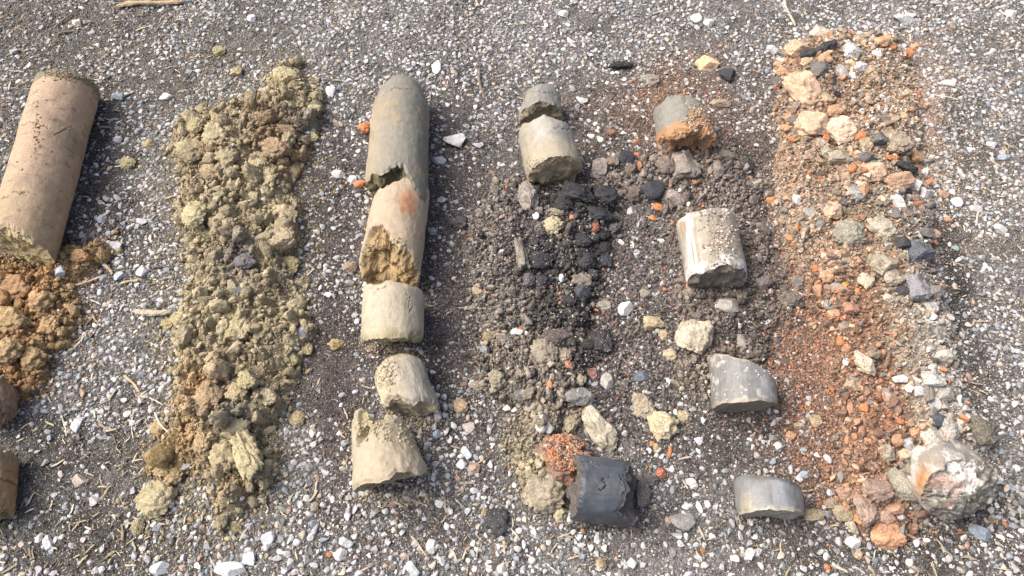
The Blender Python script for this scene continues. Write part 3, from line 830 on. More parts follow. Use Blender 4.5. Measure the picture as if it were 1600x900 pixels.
# ------------------------------------------------------------------ rocks, clods and lumps seen one by one
CL_M = [make_mesh('clod_shape', v, f, M_CLAY_O, True) for v, f in CLOD4]
SL_M = [make_mesh('soil_shape', v, f, M_SOIL_O, True) for v, f in CLOD4]
RK_M = [make_mesh('rock_shape', v, f, M_ROCK_O, True) for v, f in ROCK4]
CH_M = [make_mesh('char_shape', v, f, M_CHAR_O, True) for v, f in ROCK3]
ST_M = [make_mesh('stone_shape', v, f, M_STONE_O, False) for v, f in STONE3]
CK_M = [make_mesh('char_clod_shape', v, f, M_CHAR_O, True) for v, f in CLOD4]
EL = [rock_shape(520 + k, 4, 9, .22, .6, .95) for k in range(6)]
RC_M = [make_mesh('clod_block', v, f, M_CLAY_O, True) for v, f in EL]
RS_M = [make_mesh('soil_block', v, f, M_SOIL_O, True) for v, f in EL]
RB_M = [make_mesh('char_block', v, f, M_CHAR_O, True) for v, f in EL]
OR_M = [make_mesh('orange_shape', *clod_shape(500 + k, 3), M_ROCK_O, True) for k in range(5)]
KIND = {'c': (CL_M, 'clay_clod', 'clod'), 's': (SL_M, 'soil_clod', 'clod'), 'r': (RK_M, 'burnt_rock', 'rock'), 'k': (CH_M, 'charcoal_lump', 'charcoal'), 'g': (ST_M, 'stone', 'stone')}
WHT = (.62, .61, .58); PGR = (.47, .47, .46); GRY = (.31, .305, .29); DGR = (.15, .145, .14); BLU = (.30, .35, .39); BLK = (.028, .029, .033)
ORG = (.48, .20, .09); OTN = (.50, .31, .19); PCH = (.56, .40, .28); CRM = (.56, .48, .37); TNN = (.42, .33, .22); OLV = (.40, .35, .19); GBR = (.26, .225, .17); GRB = (.36, .325, .25)
def lump(px, py, w, h, kind, col, label, rot=0.0, emb=.35, zf=.62, v=None, name=None, cat=None):
    meshes, nm, ct = KIND[kind]; s = scale_at(px, py)
    if kind == 'k' and 'clod' in label: meshes, nm = CK_M, 'black_clod'
    if max(w, h) / min(w, h) > 1.45 and kind in 'csk': meshes = {'c': RC_M, 's': RS_M, 'k': RB_M}[kind]
    if col == ORG: meshes = OR_M
    a, b_ = w / s / 2, h / s / 2 / .92
    c = zf * math.sqrt(a * b_)
    x, y, z = seat(px, py, c, emb)
    me = meshes[(int(px * 7 + py * 3) if v is None else v) % len(meshes)]
    o = link(name or nm, me, loc=(x, y, z)); o.scale = (a, b_, c); o.rotation_euler = (0, 0, math.radians(rot))
    if kind == 'c' and px < 560 and px > 190: col = tuple(.55 * c_ + .45 * h_ * sum(col) / .98 for c_, h_ in zip(col, (.385, .33, .21)))
    o.color = (*col, 1)
    return tag(o, label, cat or ct)

LUMPS = [
 # the top of the rubble ridge
 (1283, 54, 38, 26, 'r', CRM, 'pale cream rock on the very top of the rubble ridge', 0),
 (1246, 74, 36, 30, 'r', PCH, 'peach rock left of the charred wood piece', 15),
 (1309, 50, 18, 18, 'r', GRY, 'small grey stone right of the topmost cream rock', 0),
 (1281, 106, 36, 34, 'r', DGR, 'dark grey rough rock under the charred wood piece', 20),
 (1253, 138, 48, 68, 'r', PCH, 'large blocky peach rock at the left edge of the rubble ridge', 12),
 (1262, 97, 26, 24, 'r', TNN, 'small tan rock above the blocky peach rock', 0),
 (1289, 92, 24, 20, 'r', OTN, 'rounded tan rock below the charred wood piece', 0),
 (1216, 101, 16, 14, 'r', OTN, 'small orange pebble at the upper left of the rubble ridge', 0),
 (1223, 113, 20, 18, 'r', OTN, 'larger orange tan pebble left of the blocky peach rock', 0),
 (1211, 128, 18, 14, 'g', DGR, 'small dark stone left of the blocky peach rock', 0),
 (1330, 78, 26, 30, 'r', PGR, 'whitish grey rock right of the charred wood piece', 0),
 (1316, 112, 24, 32, 'r', GRY, 'grey rock right of the upright charred stick', 0),
 (1342, 104, 24, 22, 'r', PGR, 'pale grey rock at the upper middle of the rubble', 0),
 (1332, 119, 14, 12, 'g', WHT, 'small white stone below the pale grey rocks', 0),
 (1362, 109, 20, 18, 'r', TNN, 'small tan rock right of the pale grey rock', 0),
 (1371, 84, 18, 16, 'g', WHT, 'white stone in the upper right rubble', 0),
 (1345, 60, 24, 18, 'r', TNN, 'brownish rock on the top edge of the rubble', 0),
 (1377, 65, 26, 22, 'r', OTN, 'pinkish tan rock at the top right of the rubble', 0),
 (1393, 74, 18, 14, 'r', ORG, 'bright orange fragment beside the pinkish tan rock', 0),
 (1401, 61, 20, 14, 'r', GBR, 'grey brown rock at the top right corner of the rubble', 0),
 (1430, 73, 18, 14, 'r', OTN, 'lone orange tan pebble right of the rubble top', 0),
 (1412, 30, 34, 14, 'g', PGR, 'flat pale stone above the rubble ridge', -20),
 (1422, 24, 16, 12, 'g', WHT, 'white stone against the flat pale stone', 0),
 (1207, 78, 20, 18, 'g', PGR, 'pale stone left of the upper rubble', 0), (1220, 94, 14, 12, 'g', WHT, 'small white stone at the left foot of the rubble', 0),
 (1268, 194, 50, 52, 'r', PCH, 'large peach rock left of the brightest cream rock', 30),
 (1312, 203, 44, 48, 'r', (.68, .53, .39), 'brightest cream block in the upper rubble', 20),
 (1305, 172, 26, 20, 'r', OTN, 'tan rock above the brightest cream block', 0),
 (1343, 212, 28, 22, 'r', ORG, 'bright orange angular fragment right of the cream block', 0),
 (1290, 154, 22, 20, 'r', TNN, 'tan rock above the large peach rock', 0),
 (1244, 188, 26, 20, 'r', DGR, 'dark brown rock left of the large peach rock', 0),
 (1228, 201, 20, 14, 'r', OTN, 'small peach pebble left of the large peach rock', 0), (1233, 180, 16, 14, 'r', OTN, 'pink pebble above the small peach pebble', 0),
 (1238, 218, 12, 12, 'r', ORG, 'small orange pebble below the large peach rock', 0),
 (1283, 222, 24, 22, 'r', GRB, 'grey rock below the large peach rock', 0), (1292, 236, 22, 20, 'r', GRB, 'second grey rock below the cream block', 0),
 (1315, 243, 42, 24, 'r', GRB, 'oblong grey beige rock below the cream block', -5),
 (1274, 250, 24, 18, 'r', TNN, 'brown tan rock left of the oblong rock', 0),
 (1350, 247, 32, 18, 'r', DGR, 'dark grey flat rock right of the oblong rock', 10),
 (1352, 225, 24, 24, 'r', TNN, 'tan rock under the bright orange fragment', 0), (1375, 215, 26, 20, 'r', DGR, 'dark rock left of the round grey brown clod', 0),
 (1405, 223, 44, 42, 's', (.31, .26, .20), 'round grey brown clod in the upper rubble', 0),
 (1395, 246, 22, 12, 'r', ORG, 'flat orange fragment below the round grey brown clod', 0),
 (1430, 244, 18, 24, 'r', OTN, 'upright orange tan stone at the right rubble edge', 0), (1434, 262, 14, 12, 'r', ORG, 'orange fragment below the upright orange tan stone', 0),
 (1414, 260, 40, 20, 'k', BLK, 'black charcoal flake right of the peach rocks', -40),
 (1363, 268, 38, 36, 'r', PCH, 'rounded peach rock left of the brown speckled rock', 0),
 (1405, 282, 46, 30, 'r', (.42, .28, .19), 'brown speckled rock under the black charcoal flake', 10),
 (1343, 288, 12, 12, 'g', PGR, 'small grey stone below the rounded peach rock', 0),
 (1430, 292, 20, 22, 'g', PGR, 'grey white stone at the right rubble edge', 0),
 (1403, 316, 28, 24, 'g', (.50, .49, .48), 'rounded grey and white pebble below the brown speckled rock', -30),
 (1432, 318, 20, 20, 'r', (.40, .20, .12), 'reddish brown rock right of the grey and white pebble', 0),
 (1398, 336, 20, 20, 'g', DGR, 'dark grey stone below the grey and white pebble', 0),
 (1297, 329, 34, 36, 'r', PCH, 'single rounded peach rock in the middle of the ridge slope', 20),
 (1264, 331, 20, 18, 'g', GRY, 'rounded grey pebble left of the single peach rock', 0), (1248, 311, 18, 20, 'g', PGR, 'speckled pale stone above the rounded grey pebble', 0),
 (1338, 303, 32, 26, 's', GRY, 'grey crumbly clod above the ridge middle', 0), (1318, 312, 18, 16, 's', DGR, 'dark clod left of the grey crumbly clod', 0),
 (1230, 308, 14, 12, 'r', OTN, 'small orange pebble at the left foot of the ridge', 0),
 (1326, 366, 52, 42, 's', (.27, .255, .20), 'big greenish grey clod on the ridge middle', 0),
 (1375, 358, 44, 44, 's', (.40, .36, .28), 'pale crumbly clod right of the greenish grey clod', 0),
 (1454, 364, 20, 26, 'r', (.42, .31, .23), 'lone pinkish tan rock right of the ridge', 30), (1459, 379, 12, 12, 'r', ORG, 'small orange rock below the lone pinkish tan rock', 0),
 (1476, 305, 18, 16, 'r', (.36, .25, .19), 'small brown pebble right of the ridge', 0), (1481, 343, 12, 12, 'r', OTN, 'small orange pebble in the dark strip right of the ridge', 0),
 (1437, 366, 14, 12, 'g', PGR, 'small pale pebble left of the lone pinkish tan rock', 0),
 (1494, 317, 20, 17, 'g', (.52, .55, .58), 'bluish white round pebble right of the ridge', 0), (1488, 301, 12, 10, 'g', WHT, 'small white pebble above the bluish white pebble', 0),
 (1524, 326, 18, 16, 'g', PGR, 'pale stone at the right side gravel', 0), (1563, 358, 20, 18, 'g', PGR, 'grey white stone near the right edge', 0),
 (1550, 227, 18, 14, 'g', (.55, .57, .58), 'rounded white pebble at the upper right', 0), (1567, 245, 20, 14, 'g', BLU, 'blue grey stone below the rounded white pebble', 0),
 (1492, 388, 12, 11, 'g', (.30, .36, .34), 'greenish pebble in the dark strip', 0), (1578, 22, 18, 14, 'g', WHT, 'white stone in the top right corner', 0),
 (1482, 130, 18, 14, 'g', WHT, 'white stone right of the upper rubble', 0), (1500, 190, 1, 1, 'g', WHT, None, 0),
 (1432, 392, 42, 42, 'r', (.13, .14, .16), 'large blue black rock on the right side of the ridge', 20),
 (1408, 376, 22, 26, 'k', (.04, .04, .042), 'black rock left of the blue black rock', 0),
 (1434, 448, 34, 44, 'r', (.26, .26, .27), 'black and white speckled rock below the blue black rock', 0),
 (1410, 455, 22, 18, 'k', (.06, .06, .07), 'small dark stone left of the speckled rock', 0), (1461, 454, 24, 20, 'r', (.22, .21, .20), 'dark grey rock right of the speckled rock', 0),
 (1455, 480, 20, 20, 'r', PGR, 'whitish rock on the right edge of the ridge', 0), (1454, 495, 22, 14, 'g', WHT, 'bright white stone under the whitish rock', 0),
 (1380, 412, 34, 36, 'r', GRB, 'grey beige rock left of the black rocks', 30), (1353, 440, 26, 28, 'r', CRM, 'cream rock in the middle of the ridge', 0),
 (1395, 434, 30, 26, 'r', (.33, .29, .23), 'brown grey rock right of the cream rock', 0), (1396, 398, 10, 10, 'r', ORG, 'small orange chip above the brown grey rock', 0),
 (1291, 431, 22, 24, 'r', OTN, 'orange tan rock on the left slope of the ridge', -30), (1276, 420, 16, 14, 'r', ORG, 'orange pebble above the orange tan rock', 0),
 (1288, 399, 14, 14, 'r', PCH, 'small peach pebble on the left slope', 0), (1320, 445, 14, 10, 'r', (.55, .32, .12), 'yellow orange chip on the left slope', 0),
 (1305, 450, 20, 18, 'g', GRY, 'grey stone on the left slope of the ridge', 0), (1292, 475, 16, 15, 'g', GRY, 'round grey pebble on the orange slope', 0),
 (1330, 480, 24, 18, 'r', (.42, .24, .17), 'pinkish rock on the orange slope', 0), (1387, 465, 16, 12, 'r', CRM, 'small cream pebble on the ridge', 0),
 (1322, 510, 22, 18, 'r', (.30, .24, .20), 'brown rock on the orange slope', 0), (1316, 496, 14, 8, 'r', ORG, 'thin orange brick chip on the orange slope', 0),
 (1314, 533, 15, 19, 'r', ORG, 'upright orange fragment on the orange slope', 0), (1275, 543, 13, 11, 'r', ORG, 'orange pebble left of the upright orange fragment', 0),
 (1303, 511, 12, 10, 'r', PCH, 'peach pebble above the upright orange fragment', 0), (1246, 482, 1, 1, 'g', WHT, None, 0),
 (1236, 468, 44, 30, 's', (.17, .145, .125), 'dark crumbly clod at the left foot of the orange slope', 0), (1248, 442, 26, 24, 's', (.2, .175, .15), 'grey clod above the dark crumbly clod', 0),
 (1352, 566, 24, 44, 'r', (.52, .44, .34), 'oblong cream rock on the lower ridge', 25), (1366, 552, 20, 18, 'r', GBR, 'brown rock above the oblong cream rock', 0),
 (1333, 601, 26, 18, 'r', TNN, 'oblong tan rock left of the white stones', -25), (1323, 565, 12, 12, 'g', PGR, 'pale pebble on the left of the oblong cream rock', 0),
 (1406, 592, 22, 14, 'g', WHT, 'flat white stone on the lower ridge', 10), (1430, 594, 20, 13, 'g', WHT, 'white stone right of the flat white stone', 0),
 (1421, 607, 14, 14, 'g', WHT, 'smallest white stone under the two white stones', 0), (1437, 585, 12, 10, 'r', (.62, .32, .10), 'yellow orange chip above the white stones', 0),
 (1458, 592, 38, 26, 'r', (.45, .44, .41), 'pale grey rock right of the white stones', 0), (1480, 590, 20, 18, 'r', PGR, 'whitish rock on the right of the pale grey rock', 0),
 (1474, 613, 34, 28, 'r', (.36, .34, .30), 'grey rock below the pale grey rock', 0), (1459, 632, 22, 20, 'g', PGR, 'whitish stone on the lower ridge', 0),
 (1415, 604, 18, 14, 'r', TNN, 'tan pebble left of the smallest white stone', 0), (1371, 619, 12, 16, 'r', ORG, 'orange chip in the middle of the lower ridge', 0),
 (1390, 620, 22, 30, 'r', (.30, .25, .22), 'brown grey rock right of the orange chip', 0), (1440, 610, 26, 20, 'r', PGR, 'pale crumbly rock on the lower ridge', 0),
 (1464, 656, 36, 26, 'k', (.055, .065, .08), 'blue black glossy rock above the largest core', -10),
 (1407, 658, 12, 11, 'r', ORG, 'orange chip left of the blue black glossy rock', 0), (1389, 662, 12, 8, 'r', ORG, 'small orange chip on the lower ridge', 0),
 (1430, 673, 22, 20, 'r', OTN, 'tan rock below the orange chip', 0), (1456, 682, 44, 34, 'r', (.50, .47, .40), 'whitish cream rock touching the largest core', 10),
 (1402, 687, 20, 20, 'r', (.40, .25, .16), 'reddish brown rock on the lower ridge', 0), (1422, 693, 24, 18, 'g', (.40, .41, .43), 'shiny grey stone above the peach flat rock', 0),
 (1418, 710, 30, 20, 'r', (.50, .42, .31), 'flat cream rock above the upright grey block', 5), (1385, 706, 26, 28, 'r', GRB, 'grey beige rock left of the flat cream rock', 0),
 (1496, 695, 12, 12, 'r', ORG, 'orange chip above the largest core', 0), (1484, 672, 26, 34, 's', (.36, .34, .31), 'pale crumbly clod right of the whitish cream rock', 0),
 (1410, 762, 48, 58, 'r', (.28, .265, .21), 'upright grey block left of the largest core', 20), (1425, 736, 30, 28, 's', (.26, .235, .19), 'grey clod behind the upright grey block', 0),
 (1432, 785, 18, 24, 'r', (.27, .25, .21), 'small grey rock between the block and the largest core', 0),
 (1436, 801, 34, 18, 'r', (.26, .17, .13), 'dark reddish rock under the largest core', 0), (1398, 793, 32, 20, 'r', (.42, .26, .18), 'reddish rock under the upright grey block', 0),
 (1407, 805, 14, 14, 'g', PGR, 'small shiny pale stone above the orange clod', 0),
 (1370, 767, 50, 36, 's', (.29, .215, .17), 'brown clod above the two orange clods', 0), (1352, 795, 36, 52, 's', (.33, .25, .20), 'upright brown clod with an orange tip', 0),
 (1348, 810, 26, 24, 'r', (.54, .27, .14), 'orange clod at the foot of the brown clod', 0),
 (1389, 832, 58, 46, 'r', (.52, .29, .17), 'largest orange clod at the bottom of the rubble ridge', 0), (1386, 806, 28, 24, 's', (.36, .25, .19), 'brown crust on the back of the largest orange clod', 0),
 (1320, 771, 26, 22, 'r', (.36, .24, .17), 'reddish brown rock at the lower left of the ridge', 0), (1318, 800, 38, 28, 's', (.35, .29, .20), 'tan clod left of the upright brown clod', 0),
 (1298, 787, 20, 18, 's', (.28, .22, .16), 'brown clod left of the tan clod', 0), (1332, 824, 16, 24, 'r', GRB, 'small beige rock below the tan clod', 0), (1270, 805, 38, 20, 's', (.40, .33, .21), 'flat tan clod touching the lowest grey core', 0),
 (1283, 815, 13, 11, 'g', WHT, 'small white pebble below the flat tan clod', 0), (1332, 848, 24, 18, 'g', (.55, .55, .54), 'angular whitish stone left of the largest orange clod', -10),
 (1311, 846, 12, 14, 'g', PGR, 'small pale stone left of the angular whitish stone', 0), (1340, 866, 14, 16, 'r', TNN, 'small tan rock below the angular whitish stone', 0), (1293, 886, 13, 12, 'r', ORG, 'orange pebble at the bottom edge', 0),
 (1530, 833, 36, 20, 'g', (.26, .31, .35), 'oblong blue grey stone below the largest core', -25), (1570, 818, 9, 11, 'r', ORG, 'small orange chip right of the blue grey stone', 0),
 (1534, 672, 42, 46, 's', (.16, .145, .115), 'dark square clod right of the ridge', 0), (1523, 709, 12, 12, 'g', PGR, 'pale angular pebble below the dark square clod', 0),
 (1582, 762, 13, 12, 'g', BLU, 'round bluish pebble at the right edge', 0), (1562, 748, 12, 12, 'g', PGR, 'round pale pebble left of the bluish pebble', 0), (1589, 732, 14, 12, 'g', PGR, 'pale pebble above the bluish pebble', 0),
 (1274, 657, 20, 20, 'r', TNN, 'round tan pebble on the burnt red ground', 0), (1248, 664, 18, 10, 'r', TNN, 'flat tan pebble left of the round tan pebble', 0),
 (1236, 681, 17, 15, 'r', OTN, 'orange tan pebble on the burnt red ground', 0), (1216, 697, 16, 13, 'g', PGR, 'white speckled pebble right of the two grey cores', 0),
 (1257, 742, 18, 11, 'g', BLU, 'flat blue grey pebble above the lowest grey core', 0), (1264, 623, 11, 9, 'g', PGR, 'pale pebble above the round tan pebble', 0), (1294, 674, 1, 1, 'g', WHT, None, 0),
 # the middle
 (970, 103, 40, 15, 'k', BLK, 'black charcoal piece lying above the half buried core', 0), (1137, 118, 28, 26, 'k', (.035, .036, .045), 'black ashy lump right of the peach rock', 0),
 (1105, 99, 35, 30, 'r', (.66, .47, .29), 'lone bright peach rock near the top edge', 10),
 (1015, 126, 34, 26, 's', (.30, .27, .23), 'grey brown clod above the half buried core', 0), (909, 157, 20, 16, 'g', PGR, 'pale grey stone right of the split grey core', -20),
 (1126, 161, 36, 15, 'r', (.38, .31, .23), 'flat tan flake right of the half buried core', -5), (880, 22, 16, 12, 'g', WHT, 'white pebble on the top edge above the split core', 0),
 (1087, 30, 20, 16, 'g', WHT, 'white stone near the top edge', 0), (1106, 36, 15, 14, 'g', WHT, 'white stone right of the near top white stone', 0),
 (874, 165, 12, 10, 'g', WHT, 'small white pebble beside the split grey core', 0), (852, 166, 1, 1, 'g', WHT, None, 0),
 (923, 213, 12, 12, 'g', WHT, 'small round white pebble right of the beige end core', 0), (938, 219, 10, 9, 'g', WHT, 'tiny white pebble beside the small round pebble', 0),
 (956, 207, 18, 14, 's', (.24, .14, .10), 'reddish brown clod left of the half buried core', 0), (994, 221, 14, 10, 'r', (.36, .19, .12), 'small red brown chip left of the half buried core', 0),
 (937, 262, 28, 42, 'r', (.33, .29, .26), 'upright grey rock left of the black lump', -20), (957, 252, 20, 20, 's', (.22, .18, .15), 'brown clod between the grey rock and the black lump', 0),
 (977, 248, 29, 27, 'k', (.03, .033, .042), 'round black charcoal lump left of the orange chips', 0),
 (996, 242, 13, 11, 'r', ORG, 'orange chip touching the round black lump', 0), (997, 258, 12, 14, 'r', (.52, .24, .13), 'second orange chip right of the black lump', 0),
 (1020, 297, 36, 34, 'k', (.035, .039, .048), 'blue black charcoal flake in the middle of the burnt soil', -40), (993, 301, 34, 32, 's', (.135, .11, .095), 'dark brown clod left of the blue black flake', 0),
 (1040, 262, 34, 34, 's', (.19, .16, .135), 'brown clod under the orange ended core', 0), (1072, 258, 46, 52, 'r', (.27, .235, .205), 'large grey brown flaky clod under the orange ended core', 0),
 (1135, 244, 38, 26, 'r', (.19, .165, .145), 'dark grey brown flake right of the flaky clod', -25), (1122, 262, 18, 28, 'r', (.23, .2, .18), 'grey splinter below the dark flake', 0),
 (1166, 258, 22, 24, 'k', (.05, .052, .055), 'black lump right of the dark flake', 0),
 (1052, 308, 38, 24, 'r', (.34, .29, .26), 'pinkish grey flake above the white streaked core', -20), (1074, 276, 10, 10, 'g', PGR, 'pale pebble in the middle of the burnt soil', 0),
 (1061, 298, 11, 12, 'g', PGR, 'pale round pebble above the pinkish grey flake', 0), (1076, 319, 8, 9, 'g', WHT, 'tiny white pebble above the white streaked core', 0), (1029, 322, 22, 15, 'r', ORG, 'orange lump below the blue black flake', 0), (1019, 341, 12, 11, 'r', (.58, .27, .12), 'round orange pebble below the orange lump', 0),
 (985, 329, 12, 16, 'g', PGR, 'upright pale grey pebble beside the black band', 0), (970, 379, 13, 11, 'g', WHT, 'pale pebble right of the black band', 0), (988, 383, 8, 13, 'g', WHT, 'narrow white pebble right of the black band', 0),
 (863, 353, 34, 30, 'c', (.42, .365, .24), 'pale olive clod in the dark soil heap', -30), (868, 332, 30, 16, 's', GBR, 'grey brown clod above the pale olive clod', -10), (825, 305, 34, 58, 's', (.26, .235, .20), 'large grey clod under the beige ended core', 10),
 (837, 338, 11, 12, 'g', WHT, 'white pebble beside the large grey clod', 0), (895, 339, 11, 8, 'r', ORG, 'orange chip beside the black clods', 0),
 (815, 395, 22, 58, 's', (.24, .215, .18), 'upright grey clod on the left of the dark heap', 10), (877, 435, 8, 14, 'g', WHT, 'small white pebble on the dark heap', 0),
 (905, 303, 64, 34, 'k', BLK, 'long black clod under the beige ended core', -15), (945, 308, 40, 34, 'k', (.032, .032, .036), 'black clod right of the long black clod', 0), (938, 336, 52, 28, 'k', (.03, .031, .035), 'wide black clod below the long black clod', 0),
 (941, 366, 26, 24, 'k', (.024, .024, .028), 'blocky black clod in the black band below the wide one', 0), (944, 388, 22, 20, 'k', (.024, .024, .028), 'smaller black clod above the flat black clod', 0), (945, 408, 22, 26, 'k', (.04, .042, .05), 'blue black clod low in the black band', 0), (912, 376, 28, 26, 'k', (.026, .026, .03), 'black clod at the left of the black band, upper one of two', 0), (916, 408, 30, 28, 'k', (.026, .026, .03), 'black clod at the left of the black band, lower one of two', 0), (880, 318, 30, 24, 'k', (.03, .03, .034), 'black clod left of the long black clod', 0), (850, 440, 24, 22, 'k', (.03, .03, .036), 'black clod below the black crumbly clod', 0), (890, 470, 24, 20, 'k', (.028, .028, .033), 'black clod under the blue black nodule', 0),
 (928, 356, 18, 18, 's', (.26, .11, .07), 'dark red clod inside the black band', 0), (960, 354, 22, 16, 's', (.15, .145, .14), 'grey clod right of the black band', 0),
 (938, 395, 30, 14, 'k', (.035, .035, .038), 'flat black clod in the black band', 0), (909, 440, 34, 30, 's', (.21, .185, .15), 'brown clod capping the blue black nodule', 0),
 (910, 456, 28, 30, 'k', (.055, .06, .075), 'blue black nodule on the dark heap', 0), (845, 405, 38, 30, 's', (.05, .048, .052), 'black crumbly clod in the middle of the dark heap', 0),
 (826, 436, 20, 24, 's', (.11, .1, .105), 'dark purple clod on the left of the dark heap', 0), (748, 455, 22, 18, 's', (.33, .28, .19), 'pale brown clod at the left edge of the dark heap', 0),
 (943, 478, 26, 20, 's', (.30, .28, .24), 'grey clod left of the bright white stone', 0), (977, 482, 22, 27, 'g', (.66, .65, .62), 'bright white stone in the bare patch', -25), (1008, 459, 18, 16, 's', (.28, .25, .21), 'small grey clod right of the bright white stone', 0),
 (1022, 504, 42, 22, 'c', (.46, .385, .25), 'oblong tan clod left of the big pale rock', 0), (1038, 524, 20, 18, 's', (.36, .30, .2), 'small tan clod below the oblong tan clod', 0),
 (1086, 527, 66, 56, 'r', (.48, .43, .33), 'big pale beige rock between two grey cores', 25), (1138, 476, 36, 26, 'g', (.36, .34, .30), 'flat stone with a white top under the white streaked core', -20),
 (1160, 535, 22, 26, 's', (.27, .24, .21), 'grey clod right of the big pale rock', 0), (1046, 555, 24, 22, 's', (.42, .36, .25), 'pale crumbly clod below the big pale rock', 0),
 (934, 535, 46, 40, 's', (.055, .05, .052), 'dark crumbly clod right of the dark heap', 0), (870, 528, 60, 34, 's', (.12, .095, .09), 'dark reddish crusted clod on the dark heap', 0),
 (850, 548, 44, 44, 's', (.28, .25, .19), 'large grey brown clod under the dark reddish clod', 0), (880, 556, 30, 24, 's', (.27, .23, .17), 'cracked brown clod right of the large grey brown clod', 0),
 (808, 519, 20, 14, 'g', WHT, 'oblong white stone on the dark heap', 30), (757, 548, 16, 8, 'g', (.22, .30, .37), 'blue slate chip left of the dark heap', -15), (765, 528, 24, 26, 's', (.27, .22, .14), 'brown clod left of the oblong white stone', 0), (788, 530, 24, 26, 's', (.2, .175, .15), 'grey brown clod below the oblong white stone', 0),
 (888, 570, 14, 13, 'r', (.48, .24, .16), 'pink chip on the dark heap', 0), (863, 569, 16, 8, 'r', ORG, 'flat orange chip on the dark heap', -15), (925, 584, 18, 22, 's', (.25, .14, .12), 'reddish brown clod beside the dark heap', 0), (948, 596, 20, 26, 'g', (.40, .38, .35), 'pale speckled stone right of the reddish brown clod', 0),
 (1002, 588, 26, 18, 'g', (.13, .15, .18), 'dark blue grey stone in the bare ground', 0), (778, 592, 32, 30, 's', (.30, .265, .2), 'grey tan clod left in the dark heap', 0), (745, 604, 24, 20, 's', (.27, .235, .18), 'flat brown clod at the far left of the dark heap', 0),
 (890, 594, 20, 22, 's', (.38, .33, .25), 'pale clod above the oblong dark stone', 0), (907, 592, 20, 26, 's', (.35, .3, .22), 'tan clod above the oblong dark stone', 0),
 (903, 619, 48, 30, 'r', (.22, .215, .205), 'oblong dark grey speckled stone', -5), (813, 616, 20, 24, 'g', DGR, 'dark grey stone on the pale end of the dark heap', 0),
 (893, 660, 24, 40, 'r', (.32, .285, .19), 'narrow olive grey rock left of the big oval rock', -10), (934, 667, 42, 82, 'r', (.43, .39, .30), 'big oval pale rock above the charcoal core', 35),
 (1006, 634, 36, 46, 's', (.35, .30, .22), 'upright tan clod left of the pale tan clod', 0), (1037, 665, 52, 48, 'c', (.50, .43, .29), 'pale tan lumpy clod below the upright tan clod', 0), (1070, 652, 26, 22, 's', (.33, .29, .2), 'small tan clod right of the pale tan clod', 0),
 (846, 658, 20, 36, 'g', (.40, .39, .37), 'grey white stone in the pale end of the dark heap', 0), (857, 670, 20, 18, 'g', GRY, 'grey stone right of the grey white stone', 0),
 (1047, 706, 8, 18, 'r', ORG, 'narrow bright orange chip below the pale tan clod', -15), (1019, 693, 9, 9, 'r', ORG, 'small orange chip below the pale tan clod', 0), (1026, 700, 12, 16, 'c', (.44, .38, .24), 'small olive clod beside the orange chips', 0), (1033, 738, 18, 17, 'r', (.36, .15, .10), 'dark red chip right of the charcoal core', 0),
 (1003, 770, 26, 50, 's', (.15, .14, .13), 'dark torn clod at the right end of the charcoal core', 0), (1018, 752, 24, 24, 's', (.12, .11, .105), 'small dark clod beside the dark torn clod', 0),
 (893, 760, 24, 40, 's', (.15, .14, .13), 'dark clod between the burnt clod and the charcoal core', 0), (850, 770, 70, 60, 's', (.31, .27, .20), 'large tan crumbly clod under the burnt orange clod', 0),
 (900, 728, 28, 40, 'r', (.35, .31, .25), 'grey brown stone on the burnt orange clod', 10), (875, 803, 26, 28, 's', (.38, .34, .23), 'small olive tan clod below the charcoal core', 0), (893, 805, 14, 18, 'g', BLU, 'blue grey pebble beside the olive tan clod', 0),
 (776, 817, 40, 46, 's', (.065, .068, .068), 'dark angular lump left of the charcoal core', 0), (758, 801, 12, 13, 'c', (.42, .34, .19), 'small tan clod above the dark angular lump', 0),
 (1065, 815, 40, 28, 'g', (.27, .27, .25), 'grey stone half buried below the charcoal core', 0), (934, 840, 13, 18, 'g', PGR, 'rounded white pebble below the charcoal core', 0), (939, 881, 16, 20, 'r', TNN, 'tan stone on the bottom edge', 0),
 (1048, 805, 1, 1, 'g', WHT, None, 0), (1098, 860, 9, 9, 'r', ORG, 'small orange pebble on the bottom gravel', 0), (911, 829, 9, 9, 'r', ORG, 'small orange pebble below the charcoal core', 0),
 (1091, 689, 13, 14, 'g', (.50, .51, .54), 'pale bluish stone below the short grey core', 0), (1080, 754, 16, 13, 'g', PGR, 'white angular stone left of the lowest grey core', -35), (1074, 792, 18, 9, 'g', WHT, 'oblong white stone left of the lowest grey core', 0), (1092, 793, 9, 18, 'g', WHT, 'upright white stone beside the oblong white stone', 20),
 (987, 880, 18, 16, 'g', PGR, 'round grey white stone at the bottom edge', 0), (1172, 866, 16, 18, 'g', PGR, 'rounded pale pebble at the bottom edge', 0), (1148, 872, 14, 12, 'g', WHT, 'white pebble left of the rounded pale pebble', 0),
 # gravel between the heaps, left part
 (710, 220, 35, 30, 'g', (.68, .67, .65), 'large white stone right of the tall grey core', 15), (682, 107, 15, 25, 'g', (.66, .66, .64), 'white pointed stone above the beige cores', 0), (518, 143, 18, 22, 'g', (.68, .67, .64), 'white blocky stone right of the olive heap top', 10),
 (570, 200, 25, 20, 'r', ORG, 'bright orange lump left of the tall grey core', -10), (563, 287, 22, 13, 'r', ORG, 'orange chip at the left foot of the tall grey core', 15),
 (747, 227, 18, 12, 'g', (.40, .44, .48), 'bluish grey stone right of the large white stone', 0), (686, 251, 22, 14, 'g', (.50, .53, .55), 'pale bluish stone between the core and the white stone', -10),
